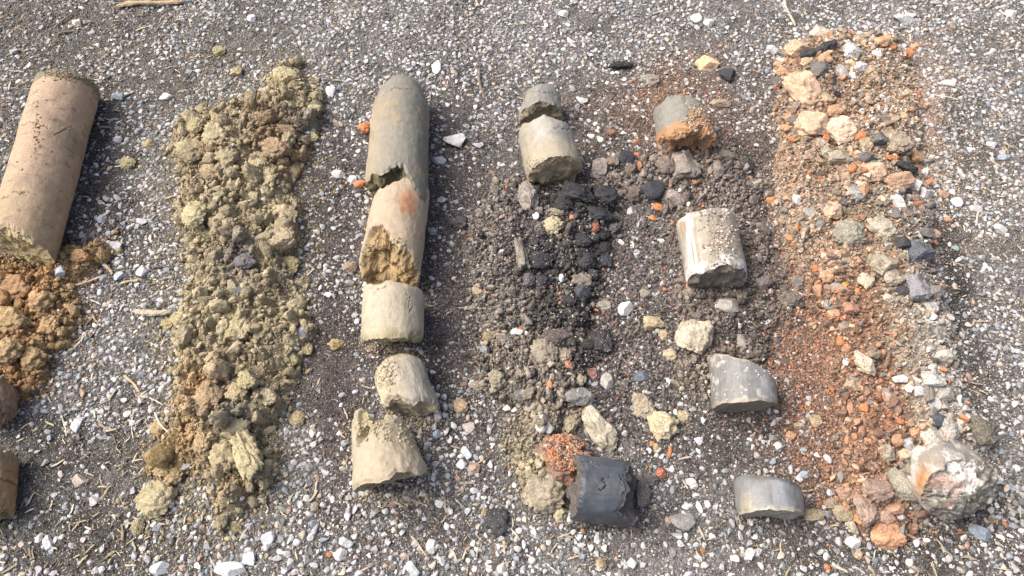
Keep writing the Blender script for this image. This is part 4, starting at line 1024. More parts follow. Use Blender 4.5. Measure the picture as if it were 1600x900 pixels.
 (528, 273, 22, 14, 'g', PGR, 'grey stone left of the tall grey core', -15), (551, 281, 15, 14, 'g', (.55, .56, .57), 'white stone beside the orange chip', 0), (547, 416, 26, 20, 'r', (.30, .24, .18), 'brown bark flake left of the broken beige core', 0),
 (676, 361, 14, 13, 'g', (.36, .42, .47), 'blue grey stone right of the broken beige core', 0), (690, 313, 18, 11, 'g', (.46, .51, .54), 'pale blue flat stone right of the tall grey core', 0), (716, 349, 30, 26, 's', (.09, .08, .085), 'dark purple clod in the bare soil', 0),
 (525, 538, 30, 20, 'c', (.45, .33, .14), 'ochre clod left of the upright beige core', 0), (472, 520, 18, 22, 'g', (.40, .43, .46), 'grey stone right of the olive heap', 0), (575, 458, 9, 26, 'g', (.70, .69, .66), 'white splinter left of the short beige core', 40),
 (720, 635, 24, 26, 'c', (.45, .35, .22), 'small tan clod right of the wedge shaped core', 0), (729, 708, 20, 20, 'g', (.58, .60, .62), 'round white stone right of the lowest beige core', 0), (721, 726, 18, 16, 'g', (.62, .62, .62), 'angular white stone below the round white stone', 0), (684, 650, 16, 19, 'g', (.52, .53, .53), 'pale stone beside the wedge shaped core', 0),
 (683, 678, 14, 14, 'g', (.30, .37, .42), 'blue stone right of the lowest beige core', 0), (732, 668, 20, 18, 'g', (.50, .45, .42), 'pinkish pale stone above the round white stone', 0), (740, 731, 22, 18, 'r', (.40, .30, .24), 'pink brown stone beside the angular white stone', 0),
 (675, 854, 20, 22, 'g', PGR, 'pale grey stone below the lowest beige core', 0), (532, 867, 20, 18, 'g', (.64, .63, .61), 'round white stone at the bottom beside the orange chip', 0), (515, 866, 11, 9, 'r', ORG, 'small orange chip left of the round white stone', 0),
 (645, 890, 26, 24, 'g', (.46, .50, .50), 'large pale grey stone on the bottom edge', 0), (541, 848, 24, 20, 'g', (.42, .44, .46), 'grey stone above the round white stone', 20), (419, 842, 22, 20, 'g', (.44, .46, .49), 'grey stone at the bottom beside the olive heap', 0), (765, 882, 14, 12, 'g', WHT, 'white pebble left of the dark edged pebble', 0),
 (785, 888, 18, 16, 'g', (.50, .49, .46), 'pale pebble in a dark hollow on the bottom edge', 0), (688, 787, 18, 13, 'g', (.58, .58, .58), 'white pebble group stone below the lowest beige core', 0),
 (249, 888, 30, 20, 'g', (.52, .56, .56), 'large pale blue stone at the bottom left', 0), (360, 890, 50, 22, 'g', (.60, .62, .64), 'big white stone on the bottom edge', 0), (390, 872, 20, 22, 'g', (.64, .65, .66), 'white stone right of the big white stone', 0), (75, 848, 20, 22, 'g', (.50, .52, .54), 'grey white stone in the bottom left litter', 0),
 (62, 840, 12, 16, 'g', PGR, 'small grey stone left of the grey white stone', 0), (185, 151, 20, 16, 'g', (.22, .27, .31), 'blue grey two toned stone right of the pinkish core', 0), (259, 152, 22, 13, 'g', (.66, .65, .60), 'curled white stone above the olive heap', 10), (46, 103, 11, 12, 'g', (.64, .61, .52), 'cream pebble above the pinkish core', 0),
 (22, 82, 16, 12, 'g', (.30, .31, .32), 'half dark pebble in the top left corner', 0), (38, 165, 12, 12, 'g', (.50, .51, .54), 'pale pebble left of the pinkish core', 0), (120, 36, 14, 12, 'g', (.50, .44, .42), 'pinkish stone in the top left straw', 0), (393, 29, 14, 14, 'g', (.58, .59, .60), 'white pebble on the top edge', 0),
 (222, 425, 22, 20, 'g', (.44, .47, .50), 'big blue grey stone in the gravel left of the olive heap', 0), (186, 432, 16, 16, 'g', (.40, .45, .49), 'blue grey stone left of the big blue grey one', 0), (93, 424, 20, 20, 'g', (.44, .49, .53), 'blue grey block inside the brown heap', 0), (222, 346, 20, 13, 'g', (.50, .51, .53), 'white flat stone in the gravel', -15),
 (182, 384, 20, 18, 'g', (.52, .52, .52), 'white angular stone in the gravel', 30), (158, 343, 13, 14, 'g', (.38, .42, .48), 'blue stone right of the pinkish core', 0), (184, 218, 13, 11, 'g', (.44, .48, .50), 'pale stone right of the pinkish core', 0), (122, 662, 16, 26, 'g', (.52, .56, .58), 'upright pale stone below the brown heap', -20), (165, 616, 1, 1, 'g', WHT, None, 0),
 (125, 752, 28, 18, 'g', (.42, .37, .30), 'tan flat stone above the bottom litter', -25), (147, 783, 18, 15, 'g', PGR, 'grey stone left of the isolated olive clod', 0), (32, 720, 1, 1, 'g', WHT, None, 0),
 # olive heap
 (447, 120, 40, 38, 'c', (.43, .38, .22), 'round olive clod at the top of the olive heap', 0), (343, 80, 22, 20, 'c', (.37, .36, .21), 'small isolated olive clod near the top edge', 0), (369, 112, 20, 18, 'c', (.36, .33, .2), 'small flat olive clod above the heap', 0),
 (200, 254, 26, 20, 'c', (.38, .35, .19), 'small isolated olive clod in the gravel', 0), (231, 225, 16, 14, 'c', (.38, .29, .17), 'tiny tan clod in the gravel', 0), (298, 236, 46, 46, 'c', (.37, .31, .19), 'large flat clod at the upper left of the olive heap', 30),
 (340, 212, 44, 46, 'c', (.39, .35, .22), 'large round clod at the upper left of the olive heap', 0), (308, 200, 28, 26, 'c', OLV, 'olive clod at the left of the large round clod', 0), (354, 247, 32, 34, 'c', (.35, .31, .2), 'olive clod below the large round clod', 0),
 (330, 268, 34, 28, 'c', (.38, .27, .17), 'brownish clod in the upper olive heap', 0), (307, 341, 42, 42, 'c', (.43, .39, .23), 'big rounded clod at the left edge of the olive heap', 0), (432, 232, 42, 40, 'c', (.34, .23, .15), 'reddish brown clod at the right of the olive heap', 0),
 (452, 222, 26, 34, 'c', (.33, .3, .2), 'grey olive clod right of the reddish brown clod', 0), (421, 270, 26, 36, 'c', (.42, .38, .22), 'narrow pale olive clod on the right slope', 0), (404, 255, 30, 40, 'c', (.38, .34, .19), 'olive clod left of the narrow pale clod', 0),
 (442, 332, 44, 40, 'c', (.43, .355, .23), 'upper of two big tan clods on the right slope', 0), (437, 370, 48, 44, 'c', (.45, .365, .26), 'lower of two big tan clods on the right slope', 0), (452, 416, 34, 30, 'c', (.42, .37, .18), 'blocky olive clod below the tan clods', 0),
 (383, 410, 36, 26, 'r', (.16, .155, .17), 'dark purple grey flake on the olive heap', -20), (376, 457, 30, 28, 's', (.13, .13, .12), 'dark speckled clod on the olive heap', 0), (338, 402, 22, 14, 'g', (.58, .59, .62), 'white stone at the left edge of the olive heap', 0), (490, 214, 22, 20, 'c', (.38, .36, .22), 'isolated olive clod right of the heap', 0),
 (491, 170, 22, 22, 'c', (.38, .35, .2), 'olive clod near the white blocky stone', 0), (494, 152, 24, 18, 'c', (.28, .28, .21), 'grey olive clod above the olive clod', 0), (280, 500, 34, 24, 'c', (.41, .36, .2), 'flat olive clod beside the wood splinter', 0), (262, 507, 22, 22, 'c', (.40, .34, .17), 'ochre olive clod touching the wood splinter', 0),
 (410, 520, 42, 40, 'c', (.35, .3, .17), 'large olive clod in the middle of the heap', 0), (370, 515, 42, 38, 'c', (.38, .34, .2), 'rough olive clod left of the large middle clod', 0), (360, 495, 26, 26, 'c', (.42, .37, .21), 'pale clod above the rough olive clod', 0),
 (420, 620, 36, 32, 'c', (.39, .35, .24), 'pale round clod with a hole on the right slope', 0), (370, 613, 34, 30, 'c', (.40, .33, .2), 'tan clod left of the pale round clod', 0), (392, 600, 34, 32, 'c', (.37, .33, .18), 'olive clod above the pale round clod', 0), (475, 542, 24, 20, 'c', (.38, .33, .19), 'olive clod at the right edge of the heap', 0), (456, 560, 28, 30, 'c', (.36, .31, .18), 'rough clod at the right edge of the heap', 0),
 (365, 672, 48, 36, 'c', (.29, .265, .2), 'grey olive clod above the long pale block', 0), (385, 712, 44, 84, 'c', (.44, .39, .23), 'long pale block at the bottom of the olive heap', 32), (350, 712, 44, 50, 'c', (.40, .345, .2), 'olive clod left of the long pale block', 0), (318, 690, 30, 40, 'c', (.38, .26, .14), 'reddish clod on the lower left of the olive heap', 0), (325, 622, 44, 44, 'c', (.40, .27, .16), 'reddish tan clod on the left of the olive heap', 0),
 (243, 781, 64, 52, 'c', (.42, .375, .23), 'large isolated olive clod at the lower left', -8), (216, 822, 22, 26, 'c', (.33, .29, .18), 'small olive clod below the large isolated clod', 0), (249, 670, 26, 30, 'c', (.42, .31, .16), 'ochre clod at the left edge of the heap', 30), (248, 728, 30, 26, 'c', (.42, .33, .17), 'ochre clod above the large isolated clod', 0), (272, 740, 34, 32, 'c', (.41, .29, .15), 'orange brown clod right of the ochre clod', 0),
 (345, 818, 20, 22, 'c', (.35, .31, .19), 'small clod at the bottom tip of the olive heap', 0), (368, 822, 20, 20, 'c', (.36, .32, .19), 'last small clod of the olive heap', 0), (492, 792, 14, 14, 'c', (.36, .3, .17), 'lone olive crumb right of the heap bottom', 0), (465, 655, 26, 24, 'c', (.36, .3, .18), 'rough olive clod in the gravel right of the heap', 0),
 # brown heap
 (30, 450, 60, 50, 'c', (.34, .215, .12), 'large brown clod below the end of the pinkish core', 0), (62, 468, 46, 44, 'c', (.40, .27, .15), 'tan brown clod in the brown heap', 0), (20, 500, 60, 50, 'c', (.36, .26, .14), 'lumpy brown clod at the left edge', 0), (75, 510, 34, 30, 'c', (.38, .26, .14), 'brown clod in the middle of the brown heap', 0),
 (128, 400, 32, 26, 'c', (.37, .23, .12), 'brown clod at the upper right of the brown heap', 0), (108, 395, 24, 26, 'c', (.36, .22, .115), 'brown clod beside the core end', 0), (50, 560, 44, 44, 'c', (.38, .27, .14), 'brown clod low in the brown heap', 0), (14, 548, 44, 44, 'c', (.37, .27, .15), 'brown clod above the grey brown lump', 0),
]
for L_ in LUMPS:
    if L_[6] is None: continue
    lump(*L_[:7], rot=L_[7])
# the burnt orange crusted clod: a dark shell with a crusted orange top
burnt = lump(880, 722, 96, 84, 's', (.24, .15, .11), 'round burnt clod with a crumbly bright orange top above the charcoal core', emb=.5, zf=.6, name='burnt_clod')
v, f = clod_shape(463, 4)
crx, cry, crz = burnt.location; cs = burnt.scale
g2 = Batch(); m_ = 1700
th = RNG.uniform(0, 6.28, m_); rr = np.sqrt(RNG.random(m_)) * .74
dx, dy = .1 + rr * np.cos(th), .22 + rr * .95 * np.sin(th)
kq = fbm(np.stack([dx * 3, dy * 3, dx * 0], 1), 3, 77) > -.75
dx, dy = dx[kq], dy[kq]; m_ = len(dx)
dz = np.sqrt(np.clip(1 - dx ** 2 - dy ** 2, .05, 1)) * .97
pos = np.stack([dx * cs[0], dy * cs[1], dz * cs[2]], 1); r_ = .0008 + .0020 * RNG.random(m_) ** 3
g2.add(ROCK1, pos, np.stack([r_ * 1.2, r_, r_ * .8], 1), pick_cols([(5, (.50, .21, .10)), (4, (.40, .23, .14)), (4, (.40, .34, .27)), (2, (.12, .10, .10))], m_, .15), flat=False)
crust = g2.build('orange_crust', M_CLAY_A); crust.parent = burnt
crust.scale = (1 / cs[0], 1 / cs[1], 1 / cs[2]); crust['kind'] = 'stuff'

# ------------------------------------------------------------------ the drill cores
def core_mat(name, rough, bump, streak=.12):
    m = bpy.data.materials.new(name); m.use_nodes = True; nt = m.node_tree; b = nt.nodes['Principled BSDF']
    b.inputs['Roughness'].default_value = rough; b.inputs['Specular IOR Level'].default_value = .35
    col = nd(nt, 'ShaderNodeAttribute', attribute_name='tint').outputs['Color']; fine = .16 if rough < .9 else .32
    cyl = nd(nt, 'ShaderNodeAttribute', attribute_name='around').outputs['Vector']     # (round, along, radius) in metres
    p3 = nd(nt, 'ShaderNodeAttribute', attribute_name='body').outputs['Vector']
    mp = nd(nt, 'ShaderNodeMapping'); nt.links.new(cyl, mp.inputs['Vector']); mp.inputs['Scale'].default_value = (220, 14, 0)
    n1 = nd(nt, 'ShaderNodeTexNoise', i_Scale=1.0, i_Detail=3); nt.links.new(mp.outputs[0], n1.inputs['Vector'])
    n3 = nd(nt, 'ShaderNodeTexNoise', i_Scale=70.0, i_Detail=4); nt.links.new(p3, n3.inputs['Vector'])
    n4 = nd(nt, 'ShaderNodeTexNoise', i_Scale=600.0, i_Detail=3); nt.links.new(p3, n4.inputs['Vector'])
    for s_, am in ((n1.outputs[0], streak), (n3.outputs[0], .12), (n4.outputs[0], fine)):
        v = mrange(nt, s_, .3, .7, 1 - am, 1 + am); g = nd(nt, 'ShaderNodeCombineColor')
        for i in range(3): nt.links.new(v, g.inputs[i])
        col = mixc(nt, col, g.outputs[0], 1.0, 'MULTIPLY')
    vo = nd(nt, 'ShaderNodeTexVoronoi', i_Scale=260.0); nt.links.new(p3, vo.inputs['Vector'])
    sp = nd(nt, 'ShaderNodeSeparateColor'); nt.links.new(vo.outputs['Color'], sp.inputs[0])
    pit = math_(nt, 'MULTIPLY', math_(nt, 'LESS_THAN', sp.outputs[0], .07), math_(nt, 'LESS_THAN', vo.outputs['Distance'], .32))
    nt.links.new(col, b.inputs['Base Color'])
    rr = mrange(nt, n3.outputs[0], .35, .65, rough - .1, rough + .12); nt.links.new(rr, b.inputs['Roughness'])
    h = math_(nt, 'ADD', math_(nt, 'MULTIPLY', n1.outputs[0], .07), math_(nt, 'ADD', n3.outputs[0], math_(nt, 'MULTIPLY', n4.outputs[0], .7)))
    h = math_(nt, 'SUBTRACT', h, math_(nt, 'MULTIPLY', pit, 1.2))
    bp = nd(nt, 'ShaderNodeBump'); bp.inputs['Strength'].default_value = .8; bp.inputs['Distance'].default_value = bump
    nt.links.new(h, bp.inputs['Height']); nt.links.new(bp.outputs[0], b.inputs['Normal'])
    return m
M_SKIN = core_mat('smooth_clay_skin', .68, .0014, .035); M_WET = core_mat('damp_clay_skin', .42, .0009, .10); M_BREAK = core_mat('broken_clay', .95, .0035, .03)

def core(name, A, B, wA, wB, label, cat, skin, brk, paint=None, end_a=None, end_b=None, gouges=(), cracks=(), sink=.10, lift=(0, 0), bullet=0,
         mat=M_SKIN, seed=0, wob=.02, squash=1.0, rim=.06, brk_b=None, rough_skin=.0, cap_paint=None):
    sA, sB = scale_at(*A), scale_at(*B)
    rA, rB = wA / sA / 2, wB / sB / 2
    def point(pt, r, up):
        z = 0
        for _ in range(5):
            x, y = P(pt[0], pt[1], z); z = float(ground_h(np.array([float(x)]), np.array([float(y)]))[0]) + r * squash * (1 - sink) + up
        return np.array([float(x), float(y), z])
    PA, PB = point(A, rA, lift[0]), point(B, rB, lift[1])
    d = PB - PA; L = np.linalg.norm(d); ey = d / L
    ex = np.cross((0, 0, 1), ey); ex /= np.linalg.norm(ex); ez = np.cross(ey, ex)
    if ez[2] < 0: ex, ez = -ex, -ez
    rm = (rA + rB) / 2
    nu = 400; nv = max(60, int(L / .0011)); nc = 34
    ea = dict(sx=0, sz=0, amp=.06, bowl=0, fr=2.0); ea.update(end_a or {})
    eb = dict(sx=0, sz=0, amp=.06, bowl=0, fr=2.0); eb.update(end_b or {})
    def endoff(e, p, q, sd):
        P3 = np.stack([p * e['fr'], q * e['fr'], np.full_like(p, sd * 1.3)], 1)
        o = e['sx'] * p + e['sz'] * q + e['amp'] * fbm(P3, 5, sd, .55) * 1.2 + e['bowl'] * (1 - p * p - q * q)
        for (cx, cz, rad, dep) in e.get('bites', ()):
            o = o - dep * sstep(1.0, .3, np.hypot(p - cx, q - cz) / rad + .25 * fbm(P3 * 1.5, 3, sd + 4))
        return o * rm
    def radius(th, y):
        t = np.clip(y / L, -.3, 1.3); r = rA + (rB - rA) * t
        c3 = np.stack([np.cos(th) * 1.4, np.sin(th) * 1.4, y / rm * .9], 1)
        r = r * (1 + wob * fbm(c3 + seed, 2, seed + 7) + wob * .25 * fbm(c3 * 5 + seed, 2, seed + 8))
        if rough_skin: r = r * (1 + rough_skin * fbm(c3 * 4 + seed, 4, seed + 18, .6))
        if bullet: r = r * np.sqrt(np.clip(1 - (1 - np.clip(y / (bullet * L), 0, 1)) ** 2.2 * .985, .0, 1))
        da = y - endoff(ea, np.cos(th), np.sin(th), seed + 1) * 1; db = L + endoff(eb, np.cos(th), np.sin(th), seed + 2) - y
        nn = .7 + .5 * fbm(c3 * 1.6 + 3, 4, seed + 9, .6)
        if not bullet: r = r - rim * rm * np.clip(nn, 0, 2) * sstep(.16 * rm, 0, da)
        r = r - rim * rm * np.clip(nn, 0, 2) * sstep(.16 * rm, 0, db)
        mask = np.zeros(len(th))
        for (tc, yc, wt, wy, dep) in gouges:
            dt = (th - math.radians(tc) + math.pi) % (2 * math.pi) - math.pi
            t_ = 1 - (dt / wt) ** 2 - ((y - yc * L) / wy) ** 2 + .55 * fbm(c3 * 2.2 + 5, 4, seed + 11)
            m = sstep(0, .22, t_); r = r - dep * m * (.75 + .5 * fbm(c3 * 3 + 9, 4, seed + 12)); mask = np.maximum(mask, m)
        for line in cracks:
            dist = np.full(len(th), 1e9)
            jt = .12 * vnoise(c3 * 3.5, seed + 13) + .07 * vnoise(c3 * 13, seed + 14)
            wd = .0012 * (1 + .9 * vnoise(c3 * 5, seed + 15))
            for (t0, y0), (t1, y1) in zip(line[:-1], line[1:]):
                ax_, ay_, bx_, by_ = math.radians(t0) * rm, y0 * L, math.radians(t1) * rm, y1 * L
                qx = (th % (2 * math.pi)) * rm + jt * rm * .8; qy = y + jt * rm
                ab2 = (bx_ - ax_) ** 2 + (by_ - ay_) ** 2
                t_ = np.clip(((qx - ax_) * (bx_ - ax_) + (qy - ay_) * (by_ - ay_)) / ab2, 0, 1)
                dist = np.minimum(dist, np.hypot(qx - ax_ - t_ * (bx_ - ax_), qy - ay_ - t_ * (by_ - ay_)))
            m = sstep(1.0, .3, dist / np.maximum(wd, 1e-4)); r = r - .004 * m; mask = np.maximum(mask, m * .8)
        return r, mask
    th = np.linspace(0, 2 * np.pi, nu, endpoint=False)
    TH, V = np.meshgrid(th, np.linspace(0, 1, nv)); tf, vf = TH.ravel(), V.ravel()
    e0 = endoff(ea, np.cos(tf), np.sin(tf), seed + 1) if not bullet else 0 * tf
    e1 = L + endoff(eb, np.cos(tf), np.sin(tf), seed + 2)
    yf_ = e0 + (e1 - e0) * vf
    r, mask = radius(tf, yf_)
    def place(p, y, q): return PA + p[:, None] * ex + y[:, None] * ey + q[:, None] * squash * ez
    sv = place(r * np.cos(tf), yf_, r * np.sin(tf))
    ids = np.arange(nu * nv).reshape(nv, nu); nx = np.roll(ids, -1, 1)
    sf = np.stack([ids[:-1], nx[:-1], nx[1:], ids[1:]], -1).reshape(-1, 4)
    K_ = .84 if mat is M_SKIN else .78
    base = np.array(skin, float); bcol = np.array(brk, float)
    body3 = np.stack([r * np.cos(tf), yf_, r * np.sin(tf)], 1)
    cskin = np.tile(base, (len(tf), 1))
    if paint: cskin = paint(cskin, np.degrees(tf), vf, body3, seed)
    # the whole skin darkened evenly, one factor per material
    cskin = cskin * K_
    csk = cskin * (1 - mask[:, None]) + bcol * mask[:, None]
    orig = PA * (.5, .5, 0) + PB * (.5, .5, 0)
    orig[2] = min(PA[2], PB[2]) - rm * squash
    def fix(verts, faces):
        n = np.cross(verts[faces[:, 1]] - verts[faces[:, 0]], verts[faces[:, 2]] - verts[faces[:, 0]])
        return n
    mid = (PA + PB) / 2
    if np.mean(np.einsum('ij,ij->i', fix(sv, sf), sv[sf[:, 0]] - (PA + ey * ((sv[sf[:, 0]] - PA) @ ey)[:, None]))) < 0: sf = sf[:, ::-1]
    ar = np.stack([tf * rm, yf_, r], 1)
    root = link(name, make_mesh(name, sv - orig, sf, mat, True, csk, {'around': ar, 'body': body3 + seed}), loc=tuple(orig))
    tag(root, label, cat)
    for which in ((1,) if bullet else (0, 1)):
        row = ids[0] if which == 0 else ids[-1]
        rim_r = r[row]; rim_y = yf_[row]; e = ea if which == 0 else eb
        fr = np.linspace(1, 0, nc)[:, None]
        p = (fr * rim_r * np.cos(th)).ravel(); q = (fr * rim_r * np.sin(th)).ravel()
        yy = endoff(e, (fr * np.cos(th)).ravel(), (fr * np.sin(th)).ravel(), seed + 1 + which) + (L if which else 0)
        cv = place(p, yy, q); ci = np.arange(nu * nc).reshape(nc, nu); cn = np.roll(ci, -1, 1)
        cf = np.stack([ci[:-1], cn[:-1], cn[1:], ci[1:]], -1).reshape(-1, 4)
        if np.mean(fix(cv, cf) @ ey) * (1 if which else -1) < 0: cf = cf[:, ::-1]
        b3 = np.stack([p, yy, q], 1)
        cc = np.array(brk_b if (which and brk_b) else brk, float) * (1 + .18 * fbm(b3 * 60 + seed, 3, seed + 3))[:, None]
        if cap_paint and which: cc = cap_paint(cc, p / rm, q / rm, b3)
        o = link('broken_end', make_mesh('broken_end', cv - orig, cf, M_BREAK, True, np.clip(cc, .01, .9),
                 {'around': np.stack([p, yy, q], 1), 'body': b3 + seed}), root)
    return root

def blend(c, col, w):
    w = np.clip(w, 0, 1)[:, None]; return c * (1 - w) + np.array(col) * w
def band(th, a, w):
    d = (th - a + 180) % 360 - 180; return np.exp(-(d / w) ** 2)

def paint_pink(c, th, v, b, s):
    c = blend(c, (.40, .31, .19), sstep(.55, 1.0, v + .15 * fbm(b * 30, 2, 3)) * .7)
    c = blend(c, (.33, .26, .19), .6 * sstep(.2, .6, fbm(b * 22, 3, 5)))
    c = blend(c, (.30, .26, .15), .75 * band(th, 175, 28))
    c = blend(c, (.23, .215, .14), sstep(.065, .045, v + .012 * fbm(b * 60, 3, 6)))
    c = blend(c, (.24, .18, .13), .7 * sstep(.68, .9, fbm(b * np.array([55, 160, 55]), 3, 9)))
    return c
core('clay_core', (106, 133), (35, 388), 86, 94, 'long smooth pinkish brown clay core lying at the left edge', 'clay core', (.49, .36, .25), (.47, .39, .22),
     paint_pink, dict(amp=.07, sz=.30), dict(sx=.36, sz=-.08, amp=.10, fr=3), cracks=[[(60, .42), (95, .40), (120, .385)], [(30, .36), (50, .44)], [(70, .80), (120, .82)]], seed=3, sink=.08, rim=.05)
# the collar of olive mud is a part of that core
def paint_grey(c, th, v, b, s):
    c = blend(c, (.43, .355, .245), .85 * band(th, 165, 48) * sstep(.2, .5, v + .15 * fbm(b * 30, 2, 4)))  # beige left flank, its side-lit brightness painted into the skin
    c = blend(c, (.20, .195, .165), .7 * band(th, 15, 45))  # right flank darker: its shade is put into the colour
    c = blend(c, (.36, .30, .20), .8 * sstep(.35, .6, fbm(b * 30, 4, 7)) * sstep(.15, .3, v))
    return c
core('clay_core', (629, 126), (619, 306), 82, 92, 'tall smooth grey clay core with a rounded top', 'clay core', (.27, .262, .215), (.17, .15, .09),
     paint_grey, dict(), dict(sx=.42, sz=-.10, amp=.16, fr=2.4, bites=[(.1, .8, .5, .45)]), bullet=.40, gouges=[(140, .10, .45, .016, .004)],  cracks=[[(60, .26), (95, .27), (130, .30)]], mat=M_SKIN, seed=5, sink=.12, wob=.03)
def paint_beige(c, th, v, b, s):
    c = blend(c, (.50, .23, .10), .8 * sstep(.15, .5, fbm(b * np.array([40, 18, 40]) + 2, 3, 31)) * band(th, 62, 26) * sstep(.1, .35, v) * sstep(.95, .7, v))
    c = blend(c, (.36, .31, .21), .6 * sstep(.3, .6, fbm(b * 35, 3, 8)) * band(th, 130, 50))
    return c
core('clay_core', (628, 306), (608, 425), 82, 92, 'beige clay core with an orange smear and a hollow broken end', 'clay core', (.49, .395, .285), (.37, .27, .145),
     paint_beige, dict(sx=-.25, amp=.14), dict(sx=.15, sz=-.45, amp=.22, fr=2.4, bites=[(-.3, .5, .8, .3)]), gouges=[(118, .86, .75, .040, .018)], seed=6, sink=.08, wob=.03)
def paint_plain(c, th, v, b, s):
    c = blend(c, (.41, .375, .29), .8 * sstep(.0, .5, fbm(b * 24, 3, 11)))
    c = blend(c, (.38, .34, .21), .9 * sstep(.80, .97, v + .1 * fbm(b * 40, 3, 12)))
    return c
core('clay_core', (616, 457), (613, 530), 92, 94, 'short upright beige core with a straight cut top', 'clay core', (.50, .44, .33), (.42, .37, .23),
     paint_plain, dict(sx=.05, amp=.08, sz=.15), dict(sz=.35, amp=.10, fr=3), cracks=[[(130, .1), (110, .25), (95, .2)], [(60, .3), (45, .6)]], seed=7, sink=.05, wob=.03)
def paint_wedge(c, th, v, b, s):
    c = blend(c, (.33, .325, .28), .85 * sstep(30, -30, th - 95 + 12 * fbm(b * 40, 3, 5)) * sstep(.15, .3, v))
    return c
core('clay_core', (616, 560), (643, 638), 84, 80, 'wedge shaped beige core leaning between its neighbours', 'clay core', (.47, .40, .29), (.44, .38, .26),
     paint_wedge, dict(), dict(sx=.42, sz=.05, amp=.12), bullet=.45, gouges=[(150, .45, .75, .034, .009)], seed=8, sink=.10, wob=.06, rim=.12)
def paint_big(c, th, v, b, s):
    c = blend(c, (.36, .32, .23), .8 * sstep(.25, .0, v + .15 * fbm(b * 30, 3, 15)))
    c = blend(c, (.42, .39, .31), .6 * sstep(.1, .5, fbm(b * 20, 3, 16)))
    return c
core('clay_core', (592, 664), (611, 752), 82, 114, 'largest beige core with a deep hole at the bottom of its row', 'clay core', (.46, .395, .285), (.33, .285, .18),
     paint_big, dict(sx=.5, sz=.1, amp=.2, fr=1.8), dict(sx=0, sz=.40, amp=.13, fr=1.5, bites=[(.45, .95, .5, .17)]), gouges=[(128, .30, .34, .016, .028), (112, .06, .5, .024, .012)], seed=9, sink=.22, wob=.05, rim=.10, rough_skin=.006)
# split grey core
def paint_shiny(c, th, v, b, s):
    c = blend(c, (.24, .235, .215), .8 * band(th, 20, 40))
    c = blend(c, (.40, .36, .27), .8 * sstep(.2, .6, fbm(b * 34, 3, 17)) * band(th, 160, 60))
    return c
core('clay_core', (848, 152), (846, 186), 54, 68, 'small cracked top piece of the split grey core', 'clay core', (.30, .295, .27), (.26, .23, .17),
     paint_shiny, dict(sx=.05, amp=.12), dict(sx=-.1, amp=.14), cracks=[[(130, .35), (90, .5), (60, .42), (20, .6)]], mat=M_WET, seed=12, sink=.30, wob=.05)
def paint_split(c, th, v, b, s):
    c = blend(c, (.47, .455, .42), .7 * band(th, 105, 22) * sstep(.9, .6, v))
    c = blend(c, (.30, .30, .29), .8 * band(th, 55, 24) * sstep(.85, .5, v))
    c = blend(c, (.42, .375, .28), sstep(.45, .8, v + .2 * fbm(b * 30, 3, 18)))
    c = blend(c, (.36, .32, .23), .8 * sstep(.3, .6, fbm(b * 60, 3, 19)) * band(th, 160, 50))
    return c
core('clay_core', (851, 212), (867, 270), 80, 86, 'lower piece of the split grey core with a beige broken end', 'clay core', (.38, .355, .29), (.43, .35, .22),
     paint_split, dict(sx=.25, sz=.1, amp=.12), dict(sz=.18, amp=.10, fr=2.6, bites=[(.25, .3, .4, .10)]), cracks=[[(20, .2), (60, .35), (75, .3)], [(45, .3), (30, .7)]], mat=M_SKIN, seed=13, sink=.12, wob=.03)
# half buried core with an orange end
def paint_orange(c, th, v, b, s):
    c = blend(c, (.44, .26, .14), sstep(.62, .78, v + .10 * fbm(b * 35, 3, 21)))
    c = blend(c, (.38, .27, .2), .9 * sstep(70, 20, th + 20 * fbm(b * 40, 3, 22)) * (th < 180))
    return c
core('clay_core', (1060, 172), (1074, 226), 76, 88, 'half buried grey core with a crumbly orange lower end', 'clay core', (.27, .265, .23), (.42, .25, .14),
     paint_orange, dict(sx=.1, amp=.08, sz=.2), dict(sz=.2, amp=.16, fr=3), gouges=[(70, .95, .6, .018, .005)], mat=M_SKIN, seed=14, sink=.52, wob=.05, rim=.14)
def paint_white(c, th, v, b, s):
    st = fbm(np.stack([np.radians(th) * 9, b[:, 1] * 9, b[:, 1] * 0], 1), 3, 23)
    c = blend(c, (.66, .65, .62), 1.0 * band(th, 150, 20) * sstep(-.3, .2, st))
    c = blend(c, (.44, .30, .19), .8 * band(th, 160, 12) * sstep(.35, .1, v))
    c = blend(c, (.66, .65, .62), sstep(.72, .88, v + .16 * fbm(b * 40, 3, 24)) * sstep(-.4, .3, fbm(b * 55, 3, 25)))
    c = blend(c, (.60, .55, .48), .85 * sstep(.14, .04, v + .06 * fbm(b * 50, 3, 26)))
    c = blend(c, (.24, .225, .19), .7 * sstep(.0, .5, st) * band(th, 90, 30))
    return c
core('clay_core', (1102, 344), (1120, 438), 88, 90, 'grey core with chalky white streaks and a dark speckled end', 'clay core', (.37, .335, .265), (.23, .215, .175),
     paint_white, dict(sx=-.05, amp=.06, sz=.2), dict(sz=.10, amp=.08, fr=3), mat=M_SKIN, seed=15, sink=.10, wob=.025, brk_b=(.21, .195, .155))
def paint_steel(c, th, v, b, s):
    st = fbm(np.stack([np.radians(th) * 11, b[:, 1] * 5, b[:, 1] * 0], 1), 3, 27)
    c = c * (1 + .16 * st)[:, None]
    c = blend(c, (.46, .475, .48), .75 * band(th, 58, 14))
    c = blend(c, (.52, .51, .47), .9 * sstep(.45, .6, fbm(b * 95, 2, 28)))
    c = blend(c, (.40, .36, .28), .9 * np.maximum(sstep(.90, .97, v + .03 * st), sstep(.06, .02, v)))
    return c
